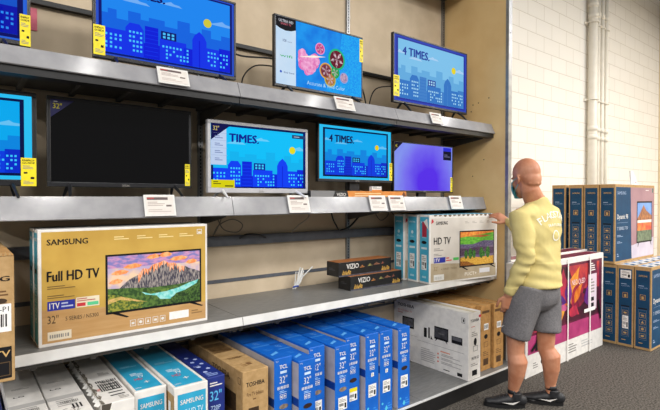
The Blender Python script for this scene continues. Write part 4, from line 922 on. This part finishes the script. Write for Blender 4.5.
# back print
def backprint(mb):
    ink = mat('f6f4e4', rough=.6)
    def put(t, cx, cz, hgt, wid, arc):
        n = len(t)
        for i, chh in enumerate(t):
            if chh == ' ': continue
            a = (i-(n-1)/2)/n; vs, fs, x0, x1, y0, y1 = glyphs(chh, 0.); sc = hgt/.73
            out = []
            for x, y in vs:
                xx = (x-(x0+x1)/2)*sc; yy = y*sc; th = -a*arc
                gx = cx + a*wid + xx*math.cos(th) - yy*math.sin(th); gz = cz - (a*a)*arc*wid*.5*1.6 + xx*math.sin(th)+yy*math.cos(th)
                o = V((ch.x, ch.y, 0)) - Fv*.6 + Lv*(-gx) + V((0, 0, gz))
                h = bvh.ray_cast(o, Fv)
                out.append((h[0] - Fv*.003) if h[0] else o+Fv*.45)
            for sft in (0, .0025): mb.add([q - Lv*sft - Fv*sft*.15 for q in out], fs, ink)
    put('FLAGSTAFF', .0, 1.405, .05, .3, 1.0); put('TRAILCREW', .0, 1.345, .02, .17, .3)
    for k in range(16):
        a0 = 2*math.pi*k/16; pts = []
        for a, r in ((a0, .04), (a0+.4, .04), (a0+.4, .031), (a0, .031)):
            o = V((ch.x, ch.y, 1.275)) - Fv*.6 + Lv*math.cos(a)*r + V((0, 0, math.sin(a)*r)); h = bvh.ray_cast(o, Fv); pts.append((h[0]-Fv*.003) if h[0] else o)
        mb.add(pts, [[0, 1, 2, 3]], ink)
mb = MB(); backprint(mb); bp = mb.build('lettering', shirt, 'white arched lettering')
# shorts
so = MB()
so.tube([B(pe, 0, 0, .05), B(pe, -.012, 0, -.04), B(pe, -.012, 0, -.1)], [(.168, .118), (.176, .13), (.172, .13)], SHORT, 28, flat=Lv)
for hp, kn, s in ((hip_l, kn_l, 1), (hip_r, kn_r, -1)):
    k2 = kn+V((0, 0, .055)); so.tube([hp+V((0, 0, -.0)), hp.lerp(k2, .35), hp.lerp(k2, .7), k2], [.112, .114, .108, .106], SHORT, 22, cap=False)
def sfold(me):
    for v in me.vertices:
        p = v.co; v.co = p + v.normal*(noise.noise(V((p.x*7, p.y*7, p.z*5)))*.011 + math.sin(p.x*40+p.y*30+p.z*16)*.0025)
shorts = P_(remeshed('shorts', so, .008, person, [SHORT], 6, sfold, 'grey knee length shorts'))
pk = MB(); q0 = B(hip_l, .03, .118, -.02); pk.tube([q0, B(hip_l, .0, .122, -.1), B(hip_l, -.02, .122, -.17)], .004, mat('5a585a'), 6); pk.build('pocket_seam', shorts)
lg = MB(); c = kn_l+V((0, 0, .13)) + Fv*.07 + Lv*.082; lg.add([c, c-Fv*.03+V((0, 0, .012)), c-Fv*.008+V((0, 0, -.006)), c+Fv*.004+V((0, 0, .016))], [[0, 1, 2], [0, 2, 3]], WHITEC); lg.build('emblem', shorts)
# shoes
for an, td, k in ((an_l, (-RT*.93+FW*.15), 0), (an_r, (-RT*.86+FW*.3), 1)):
    td = td.normalized(); sd = V((0, 0, 1)).cross(td); g = V((an.x, an.y, 0))
    u = MB()
    u.tube([g-td*.065+V((0, 0, .055)), g-td*.02+V((0, 0, .06)), g+td*.05+V((0, 0, .055)), g+td*.12+V((0, 0, .043)), g+td*.185+V((0, 0, .036))], [(.034, .04), (.038, .044), (.042, .038), (.044, .028), (.032, .02)], SHOE, 18, flat=sd)
    u.tube([g+V((0, 0, .06))-td*.012, g+V((0, 0, .115))-td*.015], [.046, .045], SHOE, 16, cap=False)
    s = P_(remeshed('shoe', u, .006, person, [SHOE], 4, None, 'black running shoe with a white emblem'))
    so_ = MB(); prof = []
    for j in range(24):
        a = 2*math.pi*j/24; x = math.cos(a); y = math.sin(a); prof.append(g + td*(.063+x*.148) + sd*(y*(.046 if x > 0 else .038)))
    n = len(prof); so_.add([p+V((0, 0, .0008)) for p in prof]+[p+V((0, 0, .026)) for p in prof], [list(range(n))[::-1], list(range(n, 2*n))]+[[i, (i+1) % n, n+(i+1) % n, n+i] for i in range(n)], mat('0e0e10', 'dddddd', 3., .6, fac=(.62, .66)))
    so_.build('sole', s)
    sw = MB(); c = g+td*.03+V((0, 0, .045)); sgn = -1 if sd.dot(FW) > 0 else 1
    so2 = sd*sgn*.0462
    sw.add([c+so2+td*.06+V((0, 0, .0)), c+so2-td*.02+V((0, 0, -.012)), c+so2-td*.07+V((0, 0, .018)), c+so2-td*.015+V((0, 0, .002))], [[0, 1, 2, 3]], WHITEC); sw.build('emblem', s, 'white curved emblem')
    lc = MB()
    for j in range(4):
        b = g+td*(.05+.024*j)+V((0, 0, .094-.011*j)); lc.tube([b-sd*.022, b+V((0, 0, .006)), b+sd*.022], .0032, mat('3a3a3e'), 6)
    lc.build('laces', s)
    sk = MB(); sk.tube([an+V((0, 0, .02)), an+V((0, 0, .05))], .041, SHOE, 14, cap=False); sk.build('sock', s)
# mask and eyes
head_axes(True)
MK = mat('5ab4b8', '4aa4aa', 30., .7)
mk = MB(); n = 12
def mpt(i, j):
    a = -1.05 + 2.1*i/n; z = -.135+.115*j/6
    r = .104 + .018*math.cos(a)*(1-abs(j-3.5)/4.5); return B(hc, r*math.cos(a)*(1.0 if j > 1 else .93)+.008, r*math.sin(a)*.76, z)
mk.add([mpt(i, j) for i in range(n+1) for j in range(7)], [[i*7+j, (i+1)*7+j, (i+1)*7+j+1, i*7+j+1] for i in range(n) for j in range(6)], MK, True)
m_ = P_(mk.build('face_mask', person, 'light teal face mask'))
for s in (-1, 1):
    el = MB()
    for z0, z1 in ((-.03, -.005), (-.12, -.05)): el.tube([B(hc, .055, s*.078, z0), B(hc, .02, s*.09, (z0+z1)/2), B(hc, -.022, s*.092, z1)], .0022, MK, 6)
    el.build('ear_loop', m_)
    ey = MB(); ey.ellip(B(hc, .088, s*.033, -.005), (Fv*.011, Lv*.013, V((0, 0, .008))), mat('f0ece8', rough=.2), 12); ey.ellip(B(hc, .0965, s*.033, -.005), (Fv*.004, Lv*.006, V((0, 0, .006))), mat('3a2a20', rough=.2), 10)
    P_(ey.build('eye', person))
# ------------------------------------------------------------------ camera and light
cam = bpy.data.cameras.new('camera'); co = bpy.data.objects.new('camera', cam); COL.objects.link(co)
cam.sensor_width = 36; cam.lens = 476/660*36; cam.clip_start = .05
co.location = (0, 0, 1.55); co.rotation_euler = (math.radians(90-.9), 0, math.radians(-38.2)); SC.camera = co
w = bpy.data.worlds.new('World'); SC.world = w; w.use_nodes = True
w.node_tree.nodes['Background'].inputs[0].default_value = (1., .98, .95, 1); w.node_tree.nodes['Background'].inputs[1].default_value = .2
def area(x, y, z, sx, sy, p, c=(1, .975, .94)):
    l = bpy.data.lights.new('ceiling_light', 'AREA'); l.shape = 'RECTANGLE'; l.size = sx; l.size_y = sy; l.energy = p; l.color = c
    o = bpy.data.objects.new('ceiling_light', l); COL.objects.link(o); o.location = (x, y, z)
for x in (-4.4, -1.7, 1.1, 4.0, 6.8, 9.2): area(x, .6, 4.9, .16, 1.2, 14 if x < 5 else 27)
for x in (-7, -4.4, -1.7, 1.1, 4.0, 6.8, 9.2): area(x, -1.5, 4.9, .3, 1.2, 95 if -2 < x < 5 else 165)
for x in (-7, -4.4, -1.7, .7, 4.0, 6.8, 9.2): area(x, -3.8, 4.9, .3, 1.2, 60 if -2 < x < 5 else 190)
for x in (-7, -4.4, -1.7, 1.1, 4.0, 6.8, 9.2): area(x, -6.5, 4.9, .3, 1.2, 50 if -2 < x < 5 else 220)
vs = SC.view_settings; SC.display_settings.display_device = 'sRGB'
vs.view_transform = 'Standard'; vs.look = 'None'; vs.exposure = -.12; vs.gamma = 1; vs.use_curve_mapping = False
